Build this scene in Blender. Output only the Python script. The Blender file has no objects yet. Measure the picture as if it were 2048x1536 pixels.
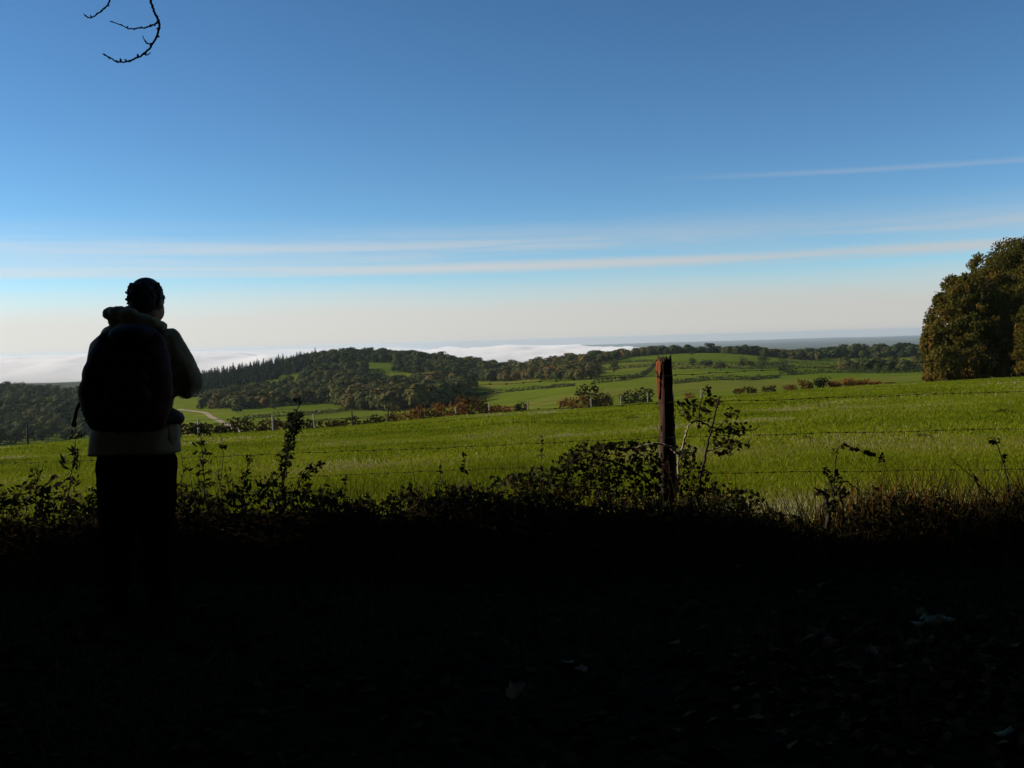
import bpy, bmesh, math, random
import numpy as np
from mathutils import Vector, Matrix

# ------------------------------------------------------------------ camera
SC = bpy.context.scene
COL = SC.collection
CZ = 1.5                       # eye height above the lane
F = 2048.0                     # focal length in pixels of a 2048 px wide frame
cam_d = bpy.data.cameras.new('camera')
cam = bpy.data.objects.new('camera', cam_d)
COL.objects.link(cam)
SC.camera = cam
cam_d.sensor_width = 36.0
cam_d.lens = 36.0
cam_d.clip_start = 0.05
cam_d.clip_end = 120000.0
PITCH = math.atan((768 - 682) / F)
ROLL = math.radians(1.68)
CAM_R = Matrix.Rotation(math.radians(90) - PITCH, 3, 'X') @ Matrix.Rotation(-ROLL, 3, 'Z')
cam.matrix_world = Matrix.Translation((0, 0, CZ)) @ CAM_R.to_4x4()
CR = np.array(CAM_R)

def at(x, y, d):
    """world point at forward distance d (metres along +Y) on the ray through photo pixel x, y"""
    v = CR @ np.array([(x - 1024) / F, (768 - y) / F, -1.0])
    v = v * (d / v[1])
    return np.array([v[0], v[1], v[2] + CZ])

# ------------------------------------------------------------------ sky and sun
SUN_AZ = math.radians(-80)     # measured from +Y, negative = to the left
SUN_EL = math.radians(24)
SUN_DIR = np.array([math.sin(SUN_AZ) * math.cos(SUN_EL), math.cos(SUN_AZ) * math.cos(SUN_EL), math.sin(SUN_EL)])

def nodes_of(tree):
    tree.nodes.clear()
    N, L = tree.nodes, tree.links
    def new(t, **kw):
        n = N.new(t)
        for k, v in kw.items():
            if k.startswith('i_'):
                n.inputs[k[2:].replace('_', ' ')].default_value = v
            elif k.startswith('n_'):
                n.inputs[int(k[2:])].default_value = v
            else:
                setattr(n, k, v)
        return n
    return N, L, new

def ramp(new, stops, interp='LINEAR'):
    r = new('ShaderNodeValToRGB')
    r.color_ramp.interpolation = interp
    while len(r.color_ramp.elements) < len(stops):
        r.color_ramp.elements.new(0.5)
    for e, (p, c) in zip(r.color_ramp.elements, stops):
        e.position = p
        e.color = (c, c, c, 1) if isinstance(c, (int, float)) else (*c, 1)
    return r

def build_world():
    w = bpy.data.worlds.new('World')
    SC.world = w
    w.use_nodes = True
    N, L, new = nodes_of(w.node_tree)
    sky = new('ShaderNodeTexSky', sky_type='NISHITA', sun_disc=False)
    sky.sun_elevation = SUN_EL
    sky.sun_rotation = SUN_AZ
    sky.altitude = 0
    sky.air_density = 0.7
    sky.dust_density = 0.0
    sky.ozone_density = 4.5
    tc = new('ShaderNodeTexCoord')
    sep = new('ShaderNodeSeparateXYZ')
    L.new(tc.outputs['Generated'], sep.inputs[0])
    # direction in degrees: azimuth and elevation
    az = new('ShaderNodeMath', operation='ARCTAN2')
    L.new(sep.outputs[0], az.inputs[0]); L.new(sep.outputs[1], az.inputs[1])
    el = new('ShaderNodeMath', operation='ARCSINE')
    L.new(sep.outputs[2], el.inputs[0])
    eld = new('ShaderNodeMath', operation='DEGREES'); L.new(el.outputs[0], eld.inputs[0])
    azd = new('ShaderNodeMath', operation='DEGREES'); L.new(az.outputs[0], azd.inputs[0])
    def noise(sx, sy, tilt, seed, detail=4, rough=0.55, scale=1.0):
        t = new('ShaderNodeMath', operation='MULTIPLY_ADD', n_1=-tilt)
        L.new(azd.outputs[0], t.inputs[0]); L.new(eld.outputs[0], t.inputs[2])
        c = new('ShaderNodeCombineXYZ', n_2=seed)
        a = new('ShaderNodeMath', operation='MULTIPLY', n_1=sx); L.new(azd.outputs[0], a.inputs[0])
        b = new('ShaderNodeMath', operation='MULTIPLY', n_1=sy); L.new(t.outputs[0], b.inputs[0])
        L.new(a.outputs[0], c.inputs[0]); L.new(b.outputs[0], c.inputs[1])
        n = new('ShaderNodeTexNoise', i_Scale=scale, i_Detail=detail, i_Roughness=rough)
        L.new(c.outputs[0], n.inputs['Vector'])
        return n.outputs[0], t.outputs[0]
    def mul(a, b):
        m = new('ShaderNodeMath', operation='MULTIPLY')
        for k, s in enumerate((a, b)):
            if isinstance(s, (int, float)): m.inputs[k].default_value = s
            else: L.new(s, m.inputs[k])
        return m.outputs[0]
    def mx(a, b):
        m = new('ShaderNodeMath', operation='MAXIMUM')
        L.new(a, m.inputs[0]); L.new(b, m.inputs[1])
        return m.outputs[0]
    def smooth(src, a, b, lo=0.0, hi=1.0):
        m = new('ShaderNodeMapRange', interpolation_type='SMOOTHSTEP')
        m.inputs['From Min'].default_value = a; m.inputs['From Max'].default_value = b
        m.inputs['To Min'].default_value = lo; m.inputs['To Max'].default_value = hi
        L.new(src, m.inputs[0])
        return m.outputs[0]
    def band(src, c, half, n, lo, hi):
        up = smooth(src, c - half, c); dn = smooth(src, c, c + half, 1, 0)
        return mul(mul(up, dn), smooth(n, lo, hi))
    # thin cirrus sheets and old contrails lying level above the horizon, all the way round
    n1, e1 = noise(0.05, 1.6, 0.0, 3.1)
    n2, e2 = noise(0.09, 2.2, 0.0, 7.7)
    n3, e3 = noise(0.03, 3.0, -0.022, 1.3)
    n4, e4 = noise(0.06, 0.9, 0.0, 9.2, 5, 0.6)
    c1 = mul(band(e1, 4.15, 0.55, n1, 0.12, 0.55), 0.72)
    c2 = mul(band(e2, 5.35, 0.75, n2, 0.22, 0.62), 0.50)
    c3 = mul(mul(band(e3, 8.80, 0.24, n3, 0.20, 0.55), smooth(azd.outputs[0], 6.0, 20.0)), 0.20)
    c4 = mul(band(e4, 4.9, 2.4, n4, 0.20, 0.70), 0.40)
    # low stratus deck far off: a pale belt along the horizon with a soft, uneven top
    n5, e5 = noise(0.05, 0.5, 0.0, 4.4, 4, 0.6)
    top = new('ShaderNodeMath', operation='MULTIPLY_ADD', n_1=-1.5)
    L.new(n5, top.inputs[0]); L.new(eld.outputs[0], top.inputs[2])     # elevation - 1.5*noise
    deck = mul(smooth(top.outputs[0], 0.45, 3.4, 1, 0), 0.93)
    cl = mx(mx(mx(c1, c2), mx(c3, c4)), deck)
    # cloud brightness: lit by the low sun, brighter toward it
    dot = new('ShaderNodeVectorMath', operation='DOT_PRODUCT')
    L.new(tc.outputs['Generated'], dot.inputs[0]); dot.inputs[1].default_value = tuple(SUN_DIR)
    glow = smooth(dot.outputs['Value'], -0.2, 0.95, 0.86, 1.25)
    ccol = new('ShaderNodeMixRGB', blend_type='MULTIPLY', n_0=1.0)
    ccol.inputs[1].default_value = (6.4, 6.15, 5.9, 1)
    L.new(glow, ccol.inputs[2])
    wb = new('ShaderNodeMixRGB', blend_type='MULTIPLY', n_0=1.0)            # cool white balance of the picture
    wb.inputs[2].default_value = (1.02, .99, .83, 1)
    sat = new('ShaderNodeHueSaturation', i_Saturation=1.05)
    gm = new('ShaderNodeGamma', i_Gamma=1.2)
    L.new(sky.outputs[0], gm.inputs[0]); L.new(gm.outputs[0], sat.inputs['Color']); L.new(sat.outputs[0], wb.inputs[1])
    mix = new('ShaderNodeMixRGB')
    L.new(cl, mix.inputs[0]); L.new(wb.outputs[0], mix.inputs[1]); L.new(ccol.outputs[0], mix.inputs[2])
    bg = new('ShaderNodeBackground', i_Strength=SKY_STRENGTH)
    L.new(mix.outputs[0], bg.inputs[0])
    out = new('ShaderNodeOutputWorld')
    L.new(bg.outputs[0], out.inputs[0])

SKY_STRENGTH = 0.090
build_world()
sun_d = bpy.data.lights.new('sun', 'SUN')
sun_d.energy = 5.0
sun_d.angle = math.radians(0.53)
sun_d.color = (1.0, 0.88, 0.70)
sun = bpy.data.objects.new('sun', sun_d)
COL.objects.link(sun)
sun.rotation_euler = Vector(-SUN_DIR).to_track_quat('-Z', 'Y').to_euler()
sun.location = Vector(SUN_DIR) * 60

SC.view_settings.view_transform = 'Standard'
SC.view_settings.look = 'None'
SC.view_settings.gamma = 1.0
SC.view_settings.use_curve_mapping = False
SC.view_settings.exposure = 0.22
SC.cycles.volume_bounces = 14
SC.cycles.max_bounces = 14

# ------------------------------------------------------------------ helpers
SEED = 20
def rng_of(k):
    return np.random.default_rng(SEED * 1000 + k)

def tag(o, label=None, cat=None, group=None, kind=None):
    if label: o['label'] = label
    if cat: o['category'] = cat
    if group: o['group'] = group
    if kind: o['kind'] = kind
    return o

def mk(name, V, Fs, mat, parent=None, tint=None, smooth=False):
    """one mesh object from numpy vertices and one or more (n,k) face arrays"""
    V = np.asarray(V, dtype=np.float32)
    if isinstance(Fs, np.ndarray): Fs = [Fs]
    Fs = [np.asarray(f, dtype=np.int32) for f in Fs if len(f)]
    me = bpy.data.meshes.new(name)
    me.vertices.add(len(V)); me.vertices.foreach_set('co', V.ravel())
    nl = sum(f.size for f in Fs); nf = sum(len(f) for f in Fs)
    me.loops.add(nl); me.polygons.add(nf)
    me.loops.foreach_set('vertex_index', np.concatenate([f.ravel() for f in Fs]))
    tot = np.concatenate([np.full(len(f), f.shape[1], np.int32) for f in Fs])
    st = np.concatenate([[0], np.cumsum(tot)[:-1]]).astype(np.int32)
    me.polygons.foreach_set('loop_start', st)
    me.update(calc_edges=True)
    if tint is not None:
        a = me.attributes.new('tint', 'FLOAT', 'FACE')
        a.data.foreach_set('value', np.asarray(tint, dtype=np.float32))
    if smooth:
        me.polygons.foreach_set('use_smooth', np.ones(nf, dtype=bool))
    me.validate()
    if mat: me.materials.append(mat)
    o = bpy.data.objects.new(name, me)
    COL.objects.link(o)
    if parent: o.parent = parent
    return o

def empty(name, loc):
    o = bpy.data.objects.new(name, None)
    o.empty_display_size = 0.2
    o.location = Vector([float(v) for v in loc])
    COL.objects.link(o)
    return o

class MB:
    """collects vertices and faces"""
    def __init__(s): s.V = []; s.F = {}; s.T = {}; s.n = 0
    def add(s, V, F, tint=None):
        V = np.asarray(V, float); F = np.asarray(F, int)
        if len(F) == 0: return
        k = F.shape[1]
        s.V.append(V); s.F.setdefault(k, []).append(F + s.n)
        t = np.full(len(F), 0.5) if tint is None else np.broadcast_to(np.asarray(tint, float), (len(F),))
        s.T.setdefault(k, []).append(t)
        s.n += len(V)
    def build(s, name, mat, parent=None, smooth=False, origin=None):
        V = np.concatenate(s.V)
        if origin is not None: V = V - np.asarray(origin)
        ks = sorted(s.F)
        return mk(name, V, [np.concatenate(s.F[k]) for k in ks], mat, parent,
                  np.concatenate([np.concatenate(s.T[k]) for k in ks]), smooth)

def tube(pts, radii, sides=6, caps=True):
    P = np.asarray(pts, float); n = len(P)
    R = np.broadcast_to(np.asarray(radii, float), (n,))
    T = np.gradient(P, axis=0); T /= np.linalg.norm(T, axis=1)[:, None] + 1e-12
    up = np.array([0, 0, 1.0]) if abs(T[0][2]) < 0.9 else np.array([1.0, 0, 0])
    A = np.cross(T, up); A /= np.linalg.norm(A, axis=1)[:, None] + 1e-12
    B = np.cross(T, A)
    a = np.linspace(0, 2 * np.pi, sides, endpoint=False)
    V = P[:, None] + R[:, None, None] * (np.cos(a)[None, :, None] * A[:, None] + np.sin(a)[None, :, None] * B[:, None])
    V = V.reshape(-1, 3)
    i = np.arange(n - 1)[:, None] * sides; j = np.arange(sides)[None]
    q = np.stack([i + j, i + (j + 1) % sides, i + sides + (j + 1) % sides, i + sides + j], -1).reshape(-1, 4)
    return V, q

def curve(pts, n=24):
    """smooth polyline through points (Catmull-Rom)"""
    P = np.asarray(pts, float)
    P = np.vstack([2 * P[0] - P[1], P, 2 * P[-1] - P[-2]])
    out = []; m = len(P) - 3
    per = max(2, n // m)
    for k in range(m):
        p0, p1, p2, p3 = P[k:k + 4]
        t = np.linspace(0, 1, per, endpoint=False)[:, None]
        out.append(0.5 * (2 * p1 + (p2 - p0) * t + (2 * p0 - 5 * p1 + 4 * p2 - p3) * t ** 2 + (3 * p1 - p0 - 3 * p2 + p3) * t ** 3))
    out.append(P[-2][None])
    return np.concatenate(out)

def unit(v):
    return v / (np.linalg.norm(v, axis=-1, keepdims=True) + 1e-12)

def rand_dir(r, n):
    return unit(r.normal(size=(n, 3)))

def leaves(C, Nrm, size, r, aspect=0.55, bend=0.0, axis=None):
    """a pointed leaf (two-triangle diamond) at each centre C, facing Nrm"""
    n = len(C); size = np.broadcast_to(np.asarray(size, float), (n,))
    u = rand_dir(r, n) if axis is None else unit(np.asarray(axis, float) + 0.25 * r.normal(size=(n, 3)))
    Nn = unit(Nrm)
    u = unit(u - Nn * np.sum(u * Nn, 1)[:, None]); w = np.cross(Nn, u)
    h = (size * 0.5)[:, None]
    V = np.stack([C - u * h, C + w * h * aspect - u * h * 0.1, C + u * h - Nn * h * bend, C - w * h * aspect - u * h * 0.1], 1).reshape(-1, 3)
    return V, np.arange(4 * n).reshape(-1, 4)

def hash2(ix, iy, s):
    h = (ix.astype(np.int64) * 374761393 + iy.astype(np.int64) * 668265263 + s * 1442695041) & 0x7fffffff
    h = ((h ^ (h >> 13)) * 1274126177) & 0x7fffffff
    return ((h ^ (h >> 16)) & 0xffff) / 65535.0

def vnoise(x, y, s=0):
    x = np.asarray(x, float); y = np.asarray(y, float)
    ix = np.floor(x); iy = np.floor(y); fx = x - ix; fy = y - iy
    fx = fx * fx * (3 - 2 * fx); fy = fy * fy * (3 - 2 * fy)
    ix = ix.astype(np.int64); iy = iy.astype(np.int64)
    a = hash2(ix, iy, s); b = hash2(ix + 1, iy, s); c = hash2(ix, iy + 1, s); d = hash2(ix + 1, iy + 1, s)
    return (a * (1 - fx) + b * fx) * (1 - fy) + (c * (1 - fx) + d * fx) * fy

def fbm(x, y, s=0, o=4):
    v = 0; a = 0.5; t = 0
    for k in range(o):
        v = v + a * vnoise(np.asarray(x) * 2 ** k, np.asarray(y) * 2 ** k, s + 17 * k); t += a; a *= 0.5
    return v / t - 0.5

# ------------------------------------------------------------------ materials
def leaf_mat(name, stops, trans=0.3, rough=0.7, noise_scale=0.0):
    """foliage: colour picked per leaf from the 'tint' attribute, light partly shines through"""
    m = bpy.data.materials.new(name); m.use_nodes = True
    N, L, new = nodes_of(m.node_tree)
    a = new('ShaderNodeAttribute', attribute_name='tint')
    r = ramp(new, stops)
    L.new(a.outputs['Fac'], r.inputs[0])
    col = r.outputs[0]
    p = new('ShaderNodeBsdfPrincipled', i_Roughness=rough)
    p.inputs['Specular IOR Level'].default_value = 0.03
    L.new(col, p.inputs['Base Color'])
    t = new('ShaderNodeBsdfTranslucent'); L.new(col, t.inputs[0])
    mx = new('ShaderNodeMixShader', n_0=trans)
    L.new(p.outputs[0], mx.inputs[1]); L.new(t.outputs[0], mx.inputs[2])
    o = new('ShaderNodeOutputMaterial'); L.new(mx.outputs[0], o.inputs[0])
    return m

def solid_mat(name, c1, c2, scale, rough=0.85, stretch=(1, 1, 1), bump=0.0, spec=0.25, detail=5, lo=0.35, hi=0.65, coord='Object', sheen=0.0):
    m = bpy.data.materials.new(name); m.use_nodes = True
    N, L, new = nodes_of(m.node_tree)
    tc = new('ShaderNodeTexCoord')
    mp = new('ShaderNodeMapping'); mp.inputs['Scale'].default_value = stretch
    L.new(tc.outputs[coord], mp.inputs[0])
    n = new('ShaderNodeTexNoise', i_Scale=scale, i_Detail=detail, i_Roughness=0.6)
    L.new(mp.outputs[0], n.inputs['Vector'])
    r = ramp(new, [(lo, c1), (hi, c2)]); L.new(n.outputs[0], r.inputs[0])
    p = new('ShaderNodeBsdfPrincipled', i_Roughness=rough)
    p.inputs['Specular IOR Level'].default_value = spec
    if sheen: p.inputs['Sheen Weight'].default_value = sheen
    L.new(r.outputs[0], p.inputs['Base Color'])
    if bump:
        b = new('ShaderNodeBump', i_Strength=bump, i_Distance=0.01)
        L.new(n.outputs[0], b.inputs['Height']); L.new(b.outputs[0], p.inputs['Normal'])
    o = new('ShaderNodeOutputMaterial'); L.new(p.outputs[0], o.inputs[0])
    return m

M = {}
M['grass'] = leaf_mat('meadow_grass', [(0.0, (.070, .092, .005)), (.45, (.148, .180, .007)), (.8, (.200, .222, .014)), (.95, (.24, .20, .05)), (1, (.36, .33, .20))], .4)
M['rush'] = leaf_mat('rush_grass', [(0, (.040, .058, .006)), (.7, (.075, .095, .01)), (1, (.12, .11, .03))], .3)
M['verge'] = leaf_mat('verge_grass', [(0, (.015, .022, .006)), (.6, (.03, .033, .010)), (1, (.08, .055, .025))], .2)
M['wood_leaf'] = leaf_mat('wood_leaf', [(0, (.036, .052, .016)), (.35, (.070, .076, .022)), (.6, (.118, .092, .028)), (.85, (.190, .105, .030)), (1, (.24, .14, .035))], .14)
M['conifer'] = leaf_mat('conifer_needles', [(0, (.012, .024, .012)), (1, (.030, .046, .020))], .10)
M['hedge_leaf'] = leaf_mat('hedge_leaf', [(0, (.018, .022, .008)), (.4, (.050, .040, .012)), (.7, (.130, .060, .015)), (1, (.24, .10, .022))], .3)
M['beech_leaf'] = leaf_mat('beech_leaf', [(0, (.046, .052, .010)), (.4, (.095, .085, .014)), (.7, (.150, .092, .016)), (1, (.24, .092, .020))], .4)
M['shade_leaf'] = leaf_mat('shade_leaf', [(0, (.012, .016, .006)), (1, (.03, .032, .010))], .08)
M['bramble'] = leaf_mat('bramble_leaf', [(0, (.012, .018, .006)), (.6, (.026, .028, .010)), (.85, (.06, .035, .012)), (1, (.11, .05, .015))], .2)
M['litter'] = leaf_mat('leaf_litter', [(0, (.012, .008, .003)), (.6, (.040, .022, .008)), (.9, (.10, .052, .018)), (1, (.18, .11, .035))], .1, .95)
M['bark'] = solid_mat('bark', (.020, .016, .012), (.060, .048, .036), 9, .95, (1, 1, .25), .6)
M['twig'] = solid_mat('twig', (.018, .012, .010), (.05, .032, .026), 30, .9)
M['pale_bark'] = solid_mat('pale_bark', (.20, .15, .11), (.42, .34, .27), 40, .8, (1, 1, .4), .3)
M['sunlit_strip'] = solid_mat('sunlit_post_orange', (.045, .015, .008), (.21, .062, .020), 22, .95, (1, 1, .12), 1.0)  # orange that paints the sunlit side onto the post
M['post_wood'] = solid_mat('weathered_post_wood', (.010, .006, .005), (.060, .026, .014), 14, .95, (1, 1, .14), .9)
M['post_far'] = solid_mat('grey_stake_wood', (.22, .20, .16), (.42, .38, .32), 6, .9, (1, 1, .2))
M['post_dark'] = solid_mat('dark_stake_wood', (.025, .020, .016), (.06, .05, .04), 6, .9, (1, 1, .2))
M['wire'] = solid_mat('rusty_wire', (.03, .022, .018), (.09, .06, .045), 60, .6)
M['jacket'] = solid_mat('jacket_cloth', (.27, .185, .09), (.37, .26, .13), 22, .9, bump=.15, sheen=.2)
M['trousers'] = solid_mat('trouser_cloth', (.004, .0035, .003), (.008, .007, .006), 30, .95, bump=.2, spec=0)
M['skin'] = solid_mat('skin', (.32, .17, .11), (.42, .24, .17), 14, .55)
M['hair'] = solid_mat('hair', (.02, .016, .013), (.06, .05, .042), 60, .7)
M['pack_red'] = solid_mat('pack_red_cloth', (.050, .008, .007), (.085, .013, .010), 26, .85, bump=.15)
M['pack_black'] = solid_mat('pack_black_cloth', (.008, .008, .009), (.018, .018, .02), 40, .8, bump=.15)
M['boot'] = solid_mat('boot_leather', (.005, .004, .003), (.012, .009, .007), 20, .95, spec=.05)
M['track'] = solid_mat('dry_track', (.20, .15, .09), (.30, .24, .15), .05, .95)

def fog_mat():
    m = bpy.data.materials.new('valley_fog'); m.use_nodes = True
    N, L, new = nodes_of(m.node_tree)
    v = new('ShaderNodeVolumePrincipled')
    v.inputs['Color'].default_value = (1, .99, .98, 1)
    v.inputs['Density'].default_value = .03
    v.inputs['Anisotropy'].default_value = 0.0
    o = new('ShaderNodeOutputMaterial'); L.new(v.outputs[0], o.inputs['Volume'])
    return m
M['fog'] = fog_mat()

def ground_mat():
    """pasture greens that change from field to field; dark soil and leaf mould along the shaded lane"""
    m = bpy.data.materials.new('ground'); m.use_nodes = True
    N, L, new = nodes_of(m.node_tree)
    geo = new('ShaderNodeNewGeometry')
    def noise(scale, detail=4, rough=.55):
        n = new('ShaderNodeTexNoise', i_Scale=scale, i_Detail=detail, i_Roughness=rough)
        L.new(geo.outputs['Position'], n.inputs['Vector']); return n.outputs[0]
    def mixc(f, a, b):
        x = new('ShaderNodeMixRGB')
        for k, s in ((0, f), (1, a), (2, b)):
            if isinstance(s, tuple): x.inputs[k].default_value = (*s, 1)
            elif isinstance(s, (int, float)): x.inputs[k].default_value = s
            else: L.new(s, x.inputs[k])
        return x.outputs[0]
    big = ramp(new, [(.35, (.072, .112, .010)), (.5, (.105, .142, .012)), (.65, (.135, .148, .022))]); L.new(noise(.004, 3), big.inputs[0])
    mid = ramp(new, [(.32, (.058, .076, .005)), (.5, (.115, .140, .006)), (.68, (.175, .180, .012))]); L.new(noise(.35, 6, .65), mid.inputs[0])
    fine = ramp(new, [(.3, (.06, .075, .004)), (.55, (.12, .145, .006)), (.8, (.19, .17, .02))]); L.new(noise(5.0, 5, .7), fine.inputs[0])
    near = mixc(.5, mid.outputs[0], fine.outputs[0])
    # distance of the point from the lane decides which grain shows
    sep = new('ShaderNodeSeparateXYZ'); L.new(geo.outputs['Position'], sep.inputs[0])
    far = new('ShaderNodeMapRange'); far.inputs['From Min'].default_value = 150; far.inputs['From Max'].default_value = 350
    L.new(sep.outputs[1], far.inputs[0])
    vo = new('ShaderNodeTexVoronoi', i_Scale=.0065); L.new(geo.outputs['Position'], vo.inputs['Vector'])
    vs = new('ShaderNodeSeparateColor'); L.new(vo.outputs['Color'], vs.inputs[0])
    fld = ramp(new, [(0, (.070, .115, .012)), (.35, (.115, .150, .014)), (.6, (.150, .165, .020)), (.8, (.165, .150, .035)), (1, (.090, .135, .012))]); L.new(vs.outputs[0], fld.inputs[0])
    grain = ramp(new, [(.3, .72), (.7, 1.15)]); L.new(noise(.06, 6, .7), grain.inputs[0])
    fx = new('ShaderNodeMixRGB', blend_type='MULTIPLY', n_0=1.0); L.new(mixc(.55, big.outputs[0], fld.outputs[0]), fx.inputs[1]); L.new(grain.outputs[0], fx.inputs[2])
    green = mixc(far.outputs[0], near, fx.outputs[0])
    # plain beyond the hills: woods and ploughland
    pl = ramp(new, [(.38, (.020, .026, .012)), (.55, (.060, .070, .026)), (.68, (.14, .11, .06))]); L.new(noise(.0016, 6, .7), pl.inputs[0])
    pf = new('ShaderNodeMapRange'); pf.inputs['From Min'].default_value = 1700; pf.inputs['From Max'].default_value = 2600
    L.new(sep.outputs[1], pf.inputs[0])
    green = mixc(pf.outputs[0], green, pl.outputs[0])
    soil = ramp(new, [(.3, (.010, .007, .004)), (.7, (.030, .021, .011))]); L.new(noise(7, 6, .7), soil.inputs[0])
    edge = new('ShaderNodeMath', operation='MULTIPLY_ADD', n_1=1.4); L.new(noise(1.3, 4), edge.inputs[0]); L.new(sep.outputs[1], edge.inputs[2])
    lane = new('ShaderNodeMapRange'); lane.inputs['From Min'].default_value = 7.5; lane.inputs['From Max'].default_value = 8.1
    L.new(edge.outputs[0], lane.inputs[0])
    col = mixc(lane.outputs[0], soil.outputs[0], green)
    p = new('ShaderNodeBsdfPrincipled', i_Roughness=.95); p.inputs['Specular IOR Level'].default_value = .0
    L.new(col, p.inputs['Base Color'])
    b = new('ShaderNodeBump', i_Strength=.6, i_Distance=.08); L.new(noise(3.0, 6, .7), b.inputs['Height']); L.new(b.outputs[0], p.inputs['Normal'])
    o = new('ShaderNodeOutputMaterial'); L.new(p.outputs[0], o.inputs[0])
    return m
M['ground'] = ground_mat()

# ------------------------------------------------------------------ the land: height of the ground at any place
PROF = {   # bearing column (photo x) : distance -> height
 -420: [(60,-4.2),(100,-9),(200,-25),(400,-48),(600,-56),(900,-50),(1150,-44),(1300,-42),(1500,-50),(2000,-80)],
 0:    [(65,-4.3),(100,-9),(200,-25),(400,-48),(600,-56),(900,-50),(1150,-42),(1300,-38),(1500,-46),(2000,-80)],
 190:  [(70,-4.5),(105,-9),(200,-24),(380,-42),(560,-52),(900,-53),(1150,-52),(1300,-54),(1500,-60),(2000,-82)],
 400:  [(75,-4.7),(110,-9),(200,-22),(350,-35),(500,-40.5),(750,-41.5),(900,-41),(1000,-40),(1150,-39),(1300,-38),(1500,-46),(2000,-78)],
 560:  [(79,-4.8),(110,-9),(200,-21),(350,-33),(500,-39.5),(750,-41),(900,-38),(1000,-34),(1150,-27),(1300,-20),(1500,-30),(2000,-75)],
 720:  [(92,-5.5),(130,-10),(220,-22),(400,-35),(500,-38.5),(700,-41),(850,-37),(1000,-31.5),(1150,-23),(1300,-5),(1450,-14),(2000,-75)],
 900:  [(108,-6.3),(150,-11),(250,-22),(400,-31),(600,-37.5),(800,-38),(950,-37),(1100,-28),(1200,-16),(1350,-24),(2000,-80)],
 1000: [(115,-6.4),(160,-11),(300,-24),(450,-30),(600,-34),(800,-34.5),(1000,-35),(1100,-35),(1300,-38),(1600,-50),(2000,-75)],
 1200: [(132,-7.2),(180,-12),(300,-20),(550,-26),(800,-27),(1100,-22),(1250,-23),(1500,-35),(2000,-70)],
 1330: [(137,-7.0),(190,-12),(300,-19),(500,-25),(700,-27),(900,-23.5),(1100,-17),(1250,-22),(1500,-35),(2000,-70)],
 1450: [(140,-6.7),(200,-12),(300,-18),(450,-22.5),(700,-26.5),(900,-23),(1100,-16.5),(1250,-23),(1500,-35),(2000,-70)],
 1570: [(143,-6.5),(200,-11.5),(300,-17.5),(450,-22),(650,-26.5),(850,-27),(1000,-26),(1150,-27),(1300,-28),(1500,-38),(2000,-70)],
 1700: [(145,-6.2),(200,-11),(300,-17),(450,-21),(600,-25),(800,-28),(1000,-30),(1150,-31),(1300,-31),(1500,-40),(2000,-70)],
 2048: [(160,-6.3),(220,-11),(300,-16),(600,-25),(1000,-30),(1300,-31),(1500,-40),(2000,-70)],
 2460: [(160,-6.0),(220,-11),(300,-16),(600,-25),(1000,-30),(1300,-31),(1500,-40),(2000,-70)],
}
FAR = [(3000,-112),(5000,-125),(8000,-165),(12000,-200),(20000,-225),(45000,-255)]
_lx = np.linspace(math.log(4), math.log(45000), 420)
_cols = np.linspace(-420, 2460, 145)
def _table():
    keys = sorted(PROF); rows = []
    for k in keys:
        pr = [(1.0, .03), (8, .03)] + PROF[k] + FAR
        d = np.array([p[0] for p in pr]); z = np.array([p[1] for p in pr])
        # straight meadow to the crest, then log-distance spacing
        rows.append(np.interp(np.exp(_lx), d, z))
    rows = np.array(rows)
    T = np.array([[np.interp(c, keys, rows[:, j]) for j in range(len(_lx))] for c in _cols])
    ker = np.exp(-0.5 * (np.arange(-4, 5) / 1.6) ** 2); ker /= ker.sum()
    P = np.pad(T, ((0, 0), (4, 4)), 'edge'); T = np.stack([np.convolve(r, ker, 'valid') for r in P])
    ker = np.exp(-0.5 * (np.arange(-6, 7) / 2.6) ** 2); ker /= ker.sum()
    P = np.pad(T, ((6, 6), (0, 0)), 'edge'); T = np.stack([np.convolve(P[:, j], ker, 'valid') for j in range(P.shape[1])], 1)
    return T
_T = _table()
FOLD = math.radians(35)
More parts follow.
